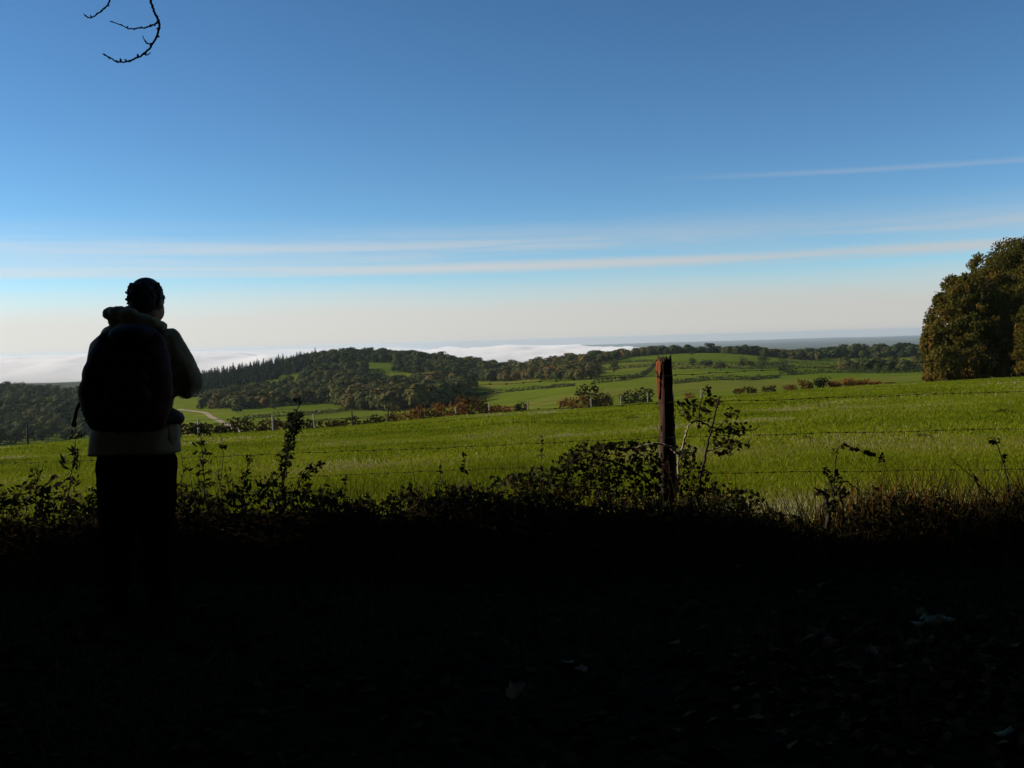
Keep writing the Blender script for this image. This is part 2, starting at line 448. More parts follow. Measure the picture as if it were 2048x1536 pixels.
def H(x, y):
    x = np.asarray(x, float); y = np.asarray(y, float)
    az = np.arctan2(x, y); r = np.hypot(x, y)
    ac = np.clip(az, -FOLD, FOLD)
    d = np.maximum(r * np.cos(ac), 4.0001)
    c = 1024 + F * np.tan(ac)
    fi = np.clip((c - _cols[0]) / (_cols[1] - _cols[0]), 0, len(_cols) - 1.001); i = fi.astype(int); fi = fi - i
    fj = np.clip((np.log(d) - _lx[0]) / (_lx[1] - _lx[0]), 0, len(_lx) - 1.001); j = fj.astype(int); fj = fj - j
    z = (_T[i, j] * (1 - fi) + _T[i + 1, j] * fi) * (1 - fj) + (_T[i, j + 1] * (1 - fi) + _T[i + 1, j + 1] * fi) * fj
    # behind the viewer the lane runs level
    back = np.clip((-y + 2) / 20, 0, 1)
    z = z * (1 - back) + 0.03 * back
    # roughness of the pasture, bigger swells farther away
    z = z + 0.05 * fbm(x * .9, y * .9, 3, 3) * np.clip((r - 3) / 4, 0, 1) + 0.42 * fbm(x / 11, y / 11, 5, 3) * np.clip((r - 9) / 15, 0, 1)
    z = z + 4.0 * fbm(x / 160, y / 160, 8, 3) * np.clip((r - 250) / 300, 0, 1)
    z = z + 60 * fbm(x / 2600, y / 2600, 9, 4) * np.clip((r - 2200) / 2500, 0, 1)
    # low grown-over bank along the lane side of the fence
    bx = [-4.6, -3.5, -1.1, -.9, -.45, .1, .6, 1.4, 1.75, 2.1, 2.45, 3.4, 4.6]
    bz = [.34, .34, .34, .27, .40, .38, .32, .30, .16, .12, .24, .24, .24]
    bank = np.interp(x, bx, bz, .0, .1) * np.exp(-((y - 6.8) / .5) ** 2) * (0.86 + 0.28 * vnoise(x * 1.9, y * .8, 21))
    mound = 0
    stand = 0.07 * np.exp(-((x + 2.0) / 1.5) ** 2 - ((y - 5.4) / 1.3) ** 2)
    return z + bank + mound + stand

def gp(px, d, lift=0.0):
    """point on the ground at forward distance d below photo column px"""
    x = at(px, 700, d)[0]
    return np.array([x, d, float(H(x, d)) + lift])

def build_ground():
    a1 = np.radians(np.linspace(-40, 40, 300)); a2 = np.radians(np.linspace(40, 320, 100))[1:-1]
    A = np.concatenate([a1, a2]); n = len(A)
    Rr = np.concatenate([[0.6], np.linspace(1.5, 12, 60), np.exp(np.linspace(math.log(12.3), math.log(44000), 330))])
    X = np.sin(A)[None] * Rr[:, None]; Y = np.cos(A)[None] * Rr[:, None]
    V = np.stack([X, Y, H(X, Y)], -1).reshape(-1, 3)
    i = np.arange(len(Rr) - 1)[:, None] * n; j = np.arange(n)[None]
    q = np.stack([i + j, i + n + j, i + n + (j + 1) % n, i + (j + 1) % n], -1).reshape(-1, 4)[:, ::-1]
    c = len(V); V = np.vstack([V, [[0, 0, float(H(0., 0.1))]]])
    tri = np.stack([np.full(n, c), (np.arange(n) + 1) % n, np.arange(n)], -1)
    o = mk('ground', V, [tri, q], M['ground'], smooth=True)
    tag(o, 'grassy hillside and valley pastures running out to the hazy plain', kind='structure')
build_ground()

# ------------------------------------------------------------------ fog lying in the valleys
def build_fog(name, label, p0, p1, d0, d1, tops, seed):
    nx, nd = 260, 90
    px = np.linspace(p0, p1, nx); dd = np.linspace(d0, d1, nd)
    PX, DD = np.meshgrid(px, dd, indexing='ij')
    X = (PX - 1024) / F * DD; Y = DD
    t = np.interp(PX, [a for a, b in tops], [b for a, b in tops])
    ztop = CZ - t * DD
    ztop = ztop + 34 * fbm(X / 800, Y / 1500, seed, 5) + 70 * fbm(X / 260, Y / 420, seed + 3, 4)
    g = np.clip((DD - d0) / (d1 - d0), 0, 1)
    rise = np.clip(g / .34, 0, 1); rise = rise * rise * (3 - 2 * rise)
    fall = np.clip((1 - g) / .25, 0, 1)
    e = np.clip(np.minimum(PX - p0, p1 - PX) / 160, 0, 1); e = e * e * (3 - 2 * e)
    base = H(X, Y) - 25
    z = base + (ztop - base) * rise * fall * e
    V = np.stack([X, Y, z], -1).reshape(-1, 3)
    i = np.arange(nx - 1)[:, None] * nd; j = np.arange(nd - 1)[None]
    q = np.stack([i + j, i + nd + j, i + nd + j + 1, i + j + 1], -1).reshape(-1, 4)
    n = len(V); V = np.vstack([V, np.stack([X, Y, base - 8], -1).reshape(-1, 3)])      # closed below and round the sides
    rim = np.r_[np.arange(nx) * nd, (nx - 1) * nd + np.arange(1, nd), np.arange(nx - 2, -1, -1) * nd + nd - 1, np.arange(nd - 2, 0, -1)]
    nxt = np.roll(rim, -1)
    side = np.stack([rim, nxt, nxt + n, rim + n], -1)[:, ::-1]
    return tag(mk(name, V, [q, q[:, ::-1] + n, side], M['fog'], smooth=True), label, kind='stuff')
build_fog('fog_bank', 'white fog bank filling the far valley behind the wooded hill', 560, 1420, 6200, 9800,
          [(560, .0068), (870, .0068), (1000, .0066), (1150, .0078), (1260, .0098), (1420, .0150)], 31)
build_fog('fog_bank', 'bright fog bank low in the sky at the left edge', -520, 700, 4600, 8200,
          [(-520, .0030), (0, .0035), (160, .0045), (440, .0058), (700, .0100)], 47)

build_fog('fog_bank', 'pale sea of fog covering the plain at the left horizon', -620, 960, 12500, 30000,
          [(-620, .0012), (300, .0014), (700, .0030), (960, .0060)], 53)

# ------------------------------------------------------------------ trees seen from afar, several to a wood
def broad_template(r, n, leaf):
    lobes = [(0, 0, .62, .40, .40, .36)]
    for k in range(7):
        a = r.uniform(0, 2 * np.pi); q = r.uniform(.15, .30); h = r.uniform(.34, .80)
        s = r.uniform(.17, .27)
        lobes.append((q * math.cos(a), q * math.sin(a), h, s, s, s * r.uniform(.8, 1.1)))
    lobes = np.array(lobes)
    w = lobes[:, 3] ** 2; k = r.choice(len(lobes), n, p=w / w.sum())
    d = rand_dir(r, n); d[:, 2] = np.where(d[:, 2] < -.5, -d[:, 2], d[:, 2])
    P = lobes[k, :3] + d * lobes[k, 3:] * r.uniform(.78, 1.06, (n, 1))
    out = unit(P - np.array([0, 0, .45]))
    return P, unit(.55 * d + .75 * out + .16 * r.normal(size=(n, 3))), leaf * r.uniform(.7, 1.3, n), r.uniform(-.05, .05, n) + (k % 3 - 1) * .04

def fir_template(r, n, leaf):
    h = r.uniform(0, 1, n) ** 1.3
    rad = .20 * (1 - h) * (.75 + .25 * np.cos(h * 40)) + .01
    a = r.uniform(0, 2 * np.pi, n)
    P = np.stack([rad * np.cos(a), rad * np.sin(a), .06 + .94 * h], 1)
    Nn = np.stack([np.cos(a), np.sin(a), np.full(n, .7)], 1)
    return P, unit(Nn + .3 * r.normal(size=(n, 3))), leaf * (1.15 - .8 * h) * r.uniform(.8, 1.2, n), r.uniform(-.2, .2, n)

_tr = rng_of(1)
BROAD = [broad_template(_tr, 300, .15) for k in range(7)]
FIRS = [fir_template(_tr, 200, .13) for k in range(4)]
SPARSE = [broad_template(_tr, 120, .18) for k in range(4)]

def inside(px, d, poly):
    c = np.zeros(len(px), bool); n = len(poly); j = n - 1
    for i in range(n):
        xi, yi = poly[i]; xj, yj = poly[j]
        c ^= ((yi > d) != (yj > d)) & (px < (xj - xi) * (d - yi) / (yj - yi + 1e-9) + xi)
        j = i
    return c

def wood(name, label, poly, spacing, hts, seed, kind='broad', tint=(.2, .6), gaps=()):
    """a wood read as one mass: trees scattered over a plot given by bearing and distance"""
    r = rng_of(seed)
    pl = np.array(poly, float)
    n = 9000
    p = r.uniform(pl[:, 0].min(), pl[:, 0].max(), n); d = r.uniform(pl[:, 1].min(), pl[:, 1].max(), n)
    ok = inside(p, d, poly)
    for g in gaps: ok &= ~inside(p, d, g)
    p, d = p[ok], d[ok]; xs = (p - 1024) / F * d; sc = r.uniform(.8, 1.2, len(p))
    K = np.zeros((520, 3)); m = 0
    for i in range(len(p)):
        if m == 0 or np.all((xs[i] - K[:m, 0]) ** 2 + (d[i] - K[:m, 1]) ** 2 > (spacing * K[:m, 2]) ** 2):
            K[m] = (xs[i], d[i], sc[i]); m += 1
            if m == 520: break
    pts = K[:m]
    mb = MB()
    for (x, d, s) in pts:
        z = float(H(x, d))
        bank = {'broad': BROAD, 'fir': FIRS, 'sparse': SPARSE}[kind]
        P, Nn, sz, tn = bank[r.integers(len(bank))]
        h = r.uniform(*hts) * r.choice([.8, 1.0, 1.25], p=[.3, .5, .2]); a = r.uniform(0, 6.28)
        ca, sa = math.cos(a), math.sin(a)
        R = np.array([[ca, -sa, 0], [sa, ca, 0], [0, 0, 1]])
        wd = h * (r.uniform(.95, 1.25) if kind != 'fir' else r.uniform(1.1, 1.5))
        C = (P @ R.T) * np.array([wd, wd, h]) + np.array([x, d, z - (.05 if kind == 'fir' else .20) * h])
        V, q = leaves(C, Nn @ R.T, sz * h, r, .8)
        patch = fbm(x / 60, d / 60, seed, 2) * .8
        t = np.clip(r.uniform(*tint) - .13 + patch + tn, 0, 1)
        mb.add(V, q, t)
        tv, tq = tube([[x, d, z - .5], [x, d, z + h * .6]], [h * .03, h * .012], 4)
        mb.add(tv, tq, 0.0)
    o = mb.build(name, M['conifer'] if kind == 'fir' else M['wood_leaf'])
    return tag(o, label, kind='stuff')

wood('broadleaf_wood', 'autumn wood covering the slope at the left edge behind the person',
     [(-130, 640), (165, 640), (215, 1000), (190, 1300), (-130, 1335)], 9.3, (8, 11.5), 11, 'broad', (.15, .6),
     gaps=[[(40, 990), (260, 990), (260, 1050), (60, 1035)]])
wood('conifer_plantation', 'dark conifer plantation on the left shoulder of the wooded hill',
     [(360, 930), (470, 985), (545, 1075), (625, 1170), (640, 1345), (360, 1345)], 5.8, (11, 14), 12, 'fir')
wood('broadleaf_wood', 'autumn wood along the crest of the central hill',
     [(575, 1190), (640, 1195), (720, 1200), (795, 1180), (785, 1080), (890, 1010), (985, 960), (1000, 1150), (930, 1300), (800, 1350), (575, 1350)],
     8.0, (9, 12.5), 13, 'broad', (.1, .5))
wood('broadleaf_wood', 'small square wood between two hillside fields on the central hill',
     [(603, 1000), (722, 985), (732, 1120), (625, 1125)], 7.5, (9, 12.5), 14, 'broad', (.2, .55))
wood('broadleaf_wood', 'mixed wood at the foot of the conifer plantation',
     [(395, 770), (480, 705), (640, 745), (668, 810), (650, 935), (520, 930), (415, 900)], 8, (9, 12), 15, 'broad', (.2, .65))
wood('broadleaf_wood', 'rounded brown wood at the front foot of the central hill',
     [(662, 745), (700, 655), (770, 625), (870, 615), (928, 650), (940, 790), (870, 890), (700, 880)], 8.2, (12, 17), 16, 'broad', (.25, .75))
wood('broadleaf_wood', 'russet wood in the valley between the central hill and the hedged fields',
     [(965, 960), (1065, 870), (1150, 715), (1195, 730), (1172, 900), (1190, 1010), (1300, 1140), (1320, 1250), (1080, 1255), (965, 1180)],
     9.0, (9, 13), 17, 'broad', (.25, .75))
wood('broadleaf_wood', 'tree belt on the skyline above the hedged fields',
     [(1285, 1170), (1450, 1190), (1450, 1290), (1285, 1270)], 9, (10, 14), 18, 'broad', (.1, .45))
wood('broadleaf_wood', 'long brown tree belt on the skyline right of the fence post',
     [(1450, 1130), (1640, 1080), (1648, 1180), (1640, 1290), (1450, 1290)], 10, (9, 13), 19, 'broad', (.15, .6))
wood('broadleaf_wood', 'dark tree belt on the skyline beside the big trees',
     [(1640, 1230), (1900, 1150), (1960, 1350), (1640, 1350)], 9, (10, 18), 20, 'broad', (.05, .4))
wood('broadleaf_wood', 'low wood in the dip left of the big trees',
     [(1680, 700), (1760, 640), (1930, 640), (1930, 800), (1700, 790)], 9, (7, 10), 21, 'broad', (.15, .65))
wood('far_wood', 'distant blue wooded ridge below the fog bank',
     [(930, 3400), (1500, 3400), (1700, 5200), (900, 5200)], 60, (15, 22), 22, 'sparse', (.05, .4))

# ------------------------------------------------------------------ single bushes and trees in the fields
ORD = ['first', 'second', 'third', 'fourth', 'fifth', 'sixth', 'seventh', 'eighth', 'ninth', 'tenth', 'eleventh', 'twelfth',
       'thirteenth', 'fourteenth', 'fifteenth', 'sixteenth', 'seventeenth', 'eighteenth', 'nineteenth', 'twentieth']
def bush(name, label, cat, px, d, h, w, tint, seed, group=None, n=420, leaf=.075, mat='hedge_leaf', stem=True, skirt=.05):
    r = rng_of(seed)
    b = gp(px, d)
    lobes = [(0, 0, .55, .36, .36, .38)]
    for k in range(9):
        a = r.uniform(0, 2 * np.pi); q = r.uniform(.15, .36); hh = r.uniform(.2 + skirt, .80); s = r.uniform(.13, .24)
        lobes.append((q * math.cos(a), q * math.sin(a), hh, s, s, s * 1.05))
    lobes = np.array(lobes)
    wt = lobes[:, 3] ** 2; k = r.choice(len(lobes), n, p=wt / wt.sum())
    dr = rand_dir(r, n)
    P = lobes[k, :3] + dr * lobes[k, 3:] * r.uniform(.6, 1.12, (n, 1))
    P[:, 2] = np.maximum(P[:, 2], .02)
    C = P * np.array([w, w, h])
    V, q = leaves(C, unit(dr + .6 * r.normal(size=(n, 3))), leaf * max(w, h) * r.uniform(.6, 1.4, n), r, .75)
    root = empty(name, b)
    tag(root, label, cat, group)
    mk('crown', V, q, M[mat], root, np.clip(r.uniform(*tint) + r.normal(0, .10, n) + (k % 3 - 1) * .06, 0, 1))
    mb = MB()
    for k in range(4):
        a = r.uniform(0, 6.28); e = np.array([.22 * w * math.cos(a), .22 * w * math.sin(a), h * r.uniform(.55, .8)])
        mb.add(*tube(curve([[0, 0, -.1], [e[0] * .25, e[1] * .25, h * .25], e], 6), np.linspace(.028, .008, 7) * max(h, 1.5) * .8, 5))
    mb.build('trunk', M['bark'], root)
    return root

def top_h(px, ytop, d):
    return max(.5, at(px, ytop, d)[2] - float(H(at(px, ytop, d)[0], d)))

k = 0   # thicket behind the far fence, left part: dark brown-green
hed = [(372, 846), (398, 842), (424, 846), (452, 838), (478, 836), (505, 842), (531, 834), (556, 836), (583, 830), (610, 836), (640, 834), (667, 838), (692, 833), (720, 836), (748, 830), (775, 824)]
rs = rng_of(70)
for i, (px, yt) in enumerate(hed):
    d = 92 + i * 1.8
    bush('hedge_shrub', 'dark bare-branched shrub behind the far fence left of the orange thicket, %s from the left' % ORD[i], 'shrub', px, d, top_h(px, yt, d) * rs.uniform(.9, 1.1),
         rs.uniform(2.2, 3.2), (.15, .62), 700 + i, 'dark hedge shrubs behind the far fence', 260, .11)
org = [(798, 818), (826, 812), (852, 808), (880, 801), (907, 799), (934, 788), (960, 791), (985, 803), (1008, 808)]
for i, (px, yt) in enumerate(org):
    d = 138 + i * 2.5
    bush('thicket_shrub', 'orange-brown autumn shrub behind the far fence left of the fence post, %s from the left' % ORD[i], 'shrub', px, d, top_h(px, yt, d),
         rs.uniform(3.4, 4.6), (.55, 1.0), 730 + i, 'orange thicket behind the far fence', 420, .085)
bush('small_conifer', 'small dark conifer standing behind the far fence', 'tree', 1039, 150, top_h(1039, 799, 150), 2.6, (0, .2), 745, None, 420, .09, 'conifer')
for i, (px, yt, w, tn, lab) in enumerate([
        (1130, 794, 3.4, (.6, .95), 'tawny shrub just beyond the far fence right of the small conifer'),
        (1157, 790, 3.8, (.6, .95), 'tawny shrub beyond the far fence below the russet valley wood'),
        (1178, 762, 6.5, (.25, .55), 'tall brown tree standing at the near end of the russet valley wood'),
        (1205, 780, 5.0, (.3, .6), 'rounded brown tree right of the tall brown valley tree'),
        (1256, 778, 4.6, (.0, .25), 'dark round bush beyond the far fence left of the fence post'),
        (1282, 770, 5.2, (.05, .35), 'taller dark bush beyond the far fence close to the fence post'),
        (1378, 784, 2.6, (.7, 1.0), 'small yellow-brown bush on the meadow brow right of the fence post')]):
    d = 168 + 7 * i if i != 6 else 165
    bush('field_tree' if 'tree' in lab else 'field_bush', lab, 'tree' if 'tree' in lab else 'bush', px, d, top_h(px, yt, d), w, tn, 750 + i, None, 420, .085)
rt = [(1478, 776, 2.6, (.3, .6)), (1500, 772, 2.8, (.25, .5)), (1536, 770, 2.8, (.2, .5)), (1580, 768, 3.0, (.5, .8)), (1612, 758, 3.4, (.4, .9)), (1640, 751, 4.0, (.0, .3)),
      (1668, 760, 3.4, (.5, .9)), (1694, 756, 3.8, (.7, 1.0)), (1722, 758, 3.4, (.75, 1.0)), (1748, 761, 3.2, (.7, 1.0)), (1780, 764, 2.6, (.3, .6))]
for i, (px, yt, w, tn) in enumerate(rt):
    d = 151 + i * .6
    bush('brow_bush', 'autumn bush on the meadow brow right of the post, %s from the left' % ORD[i], 'bush', px, d, top_h(px, yt, d), w * .85, tn, 780 + i, 'bushes on the meadow brow', 360, .09)
# scattered trees on the hedged fields beyond
fld = [(1227, 800, 10, 9, 'lone tree in the steep field left of the fence post'),
       (1386, 830, 8, 9, 'hedgerow tree right behind the top of the fence post'),
       (1412, 810, 7, 11, 'broad low tree in the hedged field right of the fence post'),
       (1440, 745, 8, 10, 'round tree in the middle of the hedged field'),
       (1484, 800, 9, 8, 'dark round tree at the end of the hedged field'),
       (1502, 800, 6, 7, 'small tree beside the dark round field tree'),
       (1527, 905, 8, 12, 'tree clump on the upper hedge below the skyline belt'),
       (1384, 1030, 6, 6, 'tiny lone tree near the brow of the hedged field'),
       (1690, 900, 8, 8, 'lone tree in the far field below the skyline belt'),
       (575, 1010, 8, 13, 'dark tree in the hillside field above the mixed wood'),
       (600, 985, 7, 12, 'bush row end in the hillside field above the mixed wood'),
       (545, 690, 7, 9, 'tree standing at the edge of the valley strip field'),
       (470, 660, 6, 9, 'bush beside the pale farm track'),
       (640, 940, 8, 9, 'tree just below the small square wood')]
for i, (px, d, h, w, lab) in enumerate(fld):
    bush('field_tree', lab, 'tree', px, d, h, w, (.05, .35), 800 + i, None, 300, .11, 'wood_leaf')

def hedge(label, pts, seed, h=2.6, w=2.6, tint=(.0, .35)):
    """a field hedge: one thing, lumpy, following the ground"""
    r = rng_of(seed)
    P = np.array([[(p - 1024) / F * d, d] for p, d in pts])
    seg = np.r_[0, np.cumsum(np.linalg.norm(np.diff(P, axis=0), axis=1))]
    n = int(seg[-1] * 14)
    s = r.uniform(0, seg[-1], n)
    x = np.interp(s, seg, P[:, 0]); y = np.interp(s, seg, P[:, 1])
    hh = h * (.7 + .6 * vnoise(s / 6, s * 0, seed))
    a = r.uniform(-.4, math.pi + .4, n); rr = r.uniform(.7, 1.1, n)
    z = H(x, y)
    off = np.cos(a) * rr * w * .5
    C = np.stack([x + r.normal(0, .3, n), y + off, z + np.maximum(.1, hh * (.1 + .9 * np.sin(a) * rr))], 1)
    V, q = leaves(C, unit(np.stack([r.normal(0, .4, n), np.cos(a), np.sin(a)], 1) + .4 * r.normal(size=(n, 3))), r.uniform(.5, 1.1, n), r, .8)
    o = mk('field_hedge', V, q, M['wood_leaf'], None, np.clip(r.uniform(*tint, n), 0, 1))
    return tag(o, label, 'hedge', 'field hedges')
hedge('dark hedge crossing the lower hedged field left of the fence post', [(1185, 640), (1240, 655), (1285, 700), (1298, 770)], 41, 3.0, 3)
hedge('long hedge across the upper hedged field behind the fence post', [(1190, 865), (1300, 885), (1400, 872), (1520, 855), (1575, 905)], 42, 3.0, 3.2)
hedge('hedge climbing the hedged field right of the fence post', [(1345, 800), (1420, 790), (1500, 770), (1590, 820)], 43, 2.6, 3)
hedge('dark hedge along the valley strip field below the central hill', [(480, 590), (590, 612), (690, 655), (700, 690)], 44, 2.6, 3)
hedge('hedge at the foot of the far field beside the big trees', [(1560, 640), (1660, 660), (1760, 600), (1850, 610)], 45, 3.0, 3)
hedge('bushy hedge line in the upper far field', [(1560, 980), (1700, 950), (1850, 930)], 46, 3.2, 3.4)

hedge('thin hedge below the skyline on the hedged field left of the post', [(1180, 1010), (1240, 985), (1310, 960)], 401, 2.4, 2.6)
hedge('low hedge crossing the lower hedged field right of the post', [(1345, 560), (1420, 590), (1500, 560), (1560, 590)], 402, 2.4, 2.8)
hedge('hedge running up the left side of the hedged hill', [(1300, 770), (1310, 900), (1330, 1000)], 403, 2.6, 2.8)
hedge('hedge bounding the right side of the hedged hill', [(1575, 905), (1560, 760), (1590, 640)], 404, 2.6, 2.8)
hedge('hedge across the middle of the far field beside the big trees', [(1590, 800), (1700, 780), (1790, 820)], 405, 2.4, 2.8)
hedge('hedge on the valley field in front of the russet wood', [(935, 700), (1010, 690), (1090, 670), (1150, 640)], 406, 2.0, 2.4)
# pale farm track in the valley
def farm_track():
    pts = curve([gp(352, 800), gp(382, 745), gp(405, 700), gp(418, 640), gp(445, 560), gp(480, 480)], 40)
    V = []
    for k, p in enumerate(pts):
        t = pts[min(k + 1, len(pts) - 1)] - pts[max(k - 1, 0)]; nrm = unit(np.array([t[1], -t[0], 0]))
        for s in (-1, 0, 1):
            q = p + nrm * s * 1.7; V.append([q[0], q[1], float(H(q[0], q[1])) + .35 - .1 * abs(s)])
    n = len(pts); i = np.arange(n - 1)[:, None] * 3; j = np.arange(2)[None]
    q = np.stack([i + j, i + j + 1, i + j + 4, i + j + 3], -1).reshape(-1, 4)
    tag(mk('farm_track', V, q, M['track'], smooth=True), 'pale farm track curving through the valley fields', kind='structure')
farm_track()

# ------------------------------------------------------------------ far fence along the brow of the meadow
def far_fence():
    base = gp(540, 77)
    root = empty('pasture_fence', base)
    tag(root, 'wire fence on thin wooden stakes along the far edge of the meadow', 'fence')
    px = [-120, 46, 228, 390, 540, 624, 700, 772, 838, 908, 975, 1052, 1117, 1180, 1239, 1293, 1345, 1400]
    ds = np.interp(px, [-120, 46, 540, 908, 1239, 1400], [58, 64, 78, 109, 133, 141])
    tops = {}
    r = rng_of(90)
    heads = []
    for i, (p, d) in enumerate(zip(px, ds)):
        g = gp(p, d)
        h = r.uniform(1.15, 1.35); lean = r.normal(0, .05, 2)
        V, q = tube([[0, 0, -.3], [lean[0] * .5, lean[1] * .5, h * .5], [lean[0], lean[1], h]], [.075, .07, .06], 7)
        cap = np.arange(len(V) - 7, len(V))[None]
        o = mk('post', V, [q, cap], M['post_dark'] if p in (46, 700, 772, 838, 1117) else M['post_far'], root)
        o.location = Vector(g - base)
        heads.append((g, h))
    for f in (.55, .92):
        pts = [g + np.array([0, -.06, h * f]) for g, h in heads]
        mk('wire', *tube(pts, .012, 4), M['wire'], root).location = Vector(-base)
far_fence()

# ------------------------------------------------------------------ big trees on the right edge of the meadow
def big_tree(label, px, d, ytop, w, seed, n=56000, leaf=.36, tint=(.12, .66), skirt=0.0):
    r = rng_of(seed)
    b = gp(px, d); h = top_h(px, ytop, d)
    root = empty('broadleaf_tree', b); tag(root, label, 'tree', 'big trees at the right end of the meadow')
    lobes = []
    for k in range(340):
        z = r.uniform(.02, .96); a = r.uniform(0, 6.28)
        env = 1 - (max(0, z - .22) / .80) ** 2.2
        R = w * math.sqrt(max(env, .02)) * r.uniform(.80, .93)
        s = r.uniform(.075, .135) * w * (1.1 - .3 * z)
        lobes.append((R * math.cos(a), R * math.sin(a), z * (h - .6), s, s, s * .85))
    for k in range(70):
        z = r.uniform(.05, .85); a = r.uniform(0, 6.28); R = w * math.sqrt(max(1 - (max(0, z - .22) / .80) ** 2.2, .02)) * r.uniform(.1, .62)
        s = .20 * w; lobes.append((R * math.cos(a), R * math.sin(a), z * (h - .6), s, s, s))
    lobes = np.array(lobes); lt = r.uniform(*tint, len(lobes))
    low = np.clip(1 - lobes[:, 2] / (.3 * h), 0, 1); lt = np.clip(lt + low * .2, 0, 1)
    wt = lobes[:, 3] ** 2; k = r.choice(len(lobes), n, p=wt / wt.sum())
    dr = rand_dir(r, n)
    C = lobes[k, :3] + dr * lobes[k, 3:] * r.uniform(.5, 1.35, (n, 1))
    C[:, 2] = np.maximum(C[:, 2], .1)
    V, q = leaves(C, unit(dr + .7 * r.normal(size=(n, 3))), leaf * r.uniform(.6, 1.4, n), r, .7)
    mk('crown', V, q, M['beech_leaf'], root, np.clip(lt[k] + r.normal(0, .09, n), 0, 1))
    mb = MB()
    tr = curve([[0, 0, -.5], [.2, 0, h * .3], [-.2, .2, h * .6], [0, 0, h * .85]], 15)
    mb.add(*tube(tr, np.linspace(.55, .08, len(tr)), 8))
    for k in range(12):
        a = k * 2.4; z = h * (.2 + .05 * k); L_ = w * .7
        mb.add(*tube(curve([[0, 0, z], [L_ * .5 * math.cos(a), L_ * .5 * math.sin(a), z + .12 * h], [L_ * math.cos(a), L_ * math.sin(a), z + .16 * h]], 8), np.linspace(.2, .03, 9), 5))
    mb.build('trunk', M['bark'], root)
big_tree('big autumn tree at the left end of the group, russet low down', 1936, 150, 538, 6.5, 61)
big_tree('tall tree on the right edge behind the russet one', 2056, 156, 452, 8.6, 62, 62000, tint=(.1, .6))
big_tree('tree filling the gap between the two tall trees at right', 1990, 162, 492, 6.8, 63, 36000, tint=(.2, .65))
big_tree('lower tree in front at the right picture edge', 2130, 142, 560, 7.2, 64, 40000, tint=(.15, .65))
big_tree('dark tree mostly cut off by the right picture edge', 2170, 150, 455, 8.0, 65, 14000, tint=(.0, .5))
bush('russet_shrub', 'russet shrub at the left foot of the big trees', 'shrub', 1872, 149, top_h(1872, 640, 149), 4.6, (.55, .85), 66, None, 3500, .07, 'beech_leaf', skirt=-.1)
bush('russet_shrub', 'lower russet shrub in front of the big trees on the left', 'shrub', 1893, 143, top_h(1893, 690, 143), 4.4, (.5, .8), 67, None, 3000, .08, 'beech_leaf', skirt=-.1)

# ------------------------------------------------------------------ meadow grass
def blades(n, d0, d1, hgt, wid, seed, ext=.62, power=1.0):
    r = rng_of(seed)
    u = r.uniform(0, 1, n)
    y = (d0 ** power + u * (d1 ** power - d0 ** power)) ** (1 / power)
    x = r.uniform(-ext, ext, n) * (y + 1.0)
    return x, y, r.uniform(.5, 1.3, n) * hgt, r.uniform(.6, 1.3, n) * wid, r
def grass(name, label, sets, mat, lane=None):
    mb = MB()
    for (n, d0, d1, hgt, wid, seed, power) in sets:
        x, y, h, w, r = blades(n, d0, d1, hgt, wid, seed, power=power)
        if lane is not None:
            keep = lane(x, y, r); x, y, h, w = x[keep], y[keep], h[keep], w[keep]
        n = len(x)
        z = H(x, y)
        a = r.uniform(0, 6.28, n); ln = r.normal(0, .45, (n, 2)) * h[:, None]
        h = h * (.7 + .9 * vnoise(x * 1.3, y * .5, 77))
        B = np.stack([x, y, z - .01], 1); s = np.stack([np.cos(a), np.sin(a), 0 * a], 1) * w[:, None] * .5
        T = B + np.stack([ln[:, 0], ln[:, 1], h], 1)
        V = np.stack([B - s, B + s, T], 1).reshape(-1, 3)
        patch = fbm(x / 3, y / 6, 55, 3) + .5 * fbm(x / 14, y / 22, 56, 3)
        t = np.clip(.50 + patch * 1.35 + r.normal(0, .14, n) + (r.uniform(0, 1, n) > .985) * .5, 0, 1)
        mb.add(V, np.arange(3 * n).reshape(-1, 3), t)
    return tag(mb.build(name, M[mat]), label, kind='stuff')
grass('meadow_grass', 'short sunlit grass of the meadow beyond the wire fence',
      [(230000, 7.7, 18, .055, .012, 101, 1.4), (170000, 17, 45, .060, .026, 102, 1.3), (140000, 42, 165, .08, .08, 103, 1.1)], 'grass',
      lambda x, y, r: y > 7.7 + .4 * vnoise(x * 1.5, x * 0, 9))
def tussock(label, px, d, w, h, seed, n=260):
    r = rng_of(seed); b = gp(px, d)
    a = r.uniform(0, 6.28, n); q = np.sqrt(r.uniform(0, 1, n)) * w * .5
    B = np.stack([q * np.cos(a), .5 * q * np.sin(a), 0 * a - .03], 1)
    hh = h * r.uniform(.5, 1.3, n) * (1.25 - q / (w * .5) * .9)
    T = B + np.stack([r.normal(0, .35, n) * hh, r.normal(0, .35, n) * hh, hh], 1)
    s = np.stack([np.cos(a * 3), np.sin(a * 3), 0 * a], 1) * .02 * d / 20
    V = np.stack([B - s, B + s, T], 1).reshape(-1, 3)
    o = mk('grass_tussock', V, np.arange(3 * n).reshape(-1, 3), M['rush'], None, r.uniform(0, .9, n))
    o.location = Vector(b)
    tag(o, label, 'tussock', 'coarse dark tussocks in the meadow')
tussock('long dark tussock of coarse grass in the right meadow', 1845, 18, .50, .10, 111, 420)
tussock('dark grass tussock in the meadow left of the longest tussock', 1612, 19, .30, .09, 112)
tussock('dark grass tussock near the right picture edge below the big trees', 2005, 27, .7, .12, 113)
tussock('dark coarse tuft near the meadow brow left of the fence post', 1262, 45, 1.2, .14, 114)

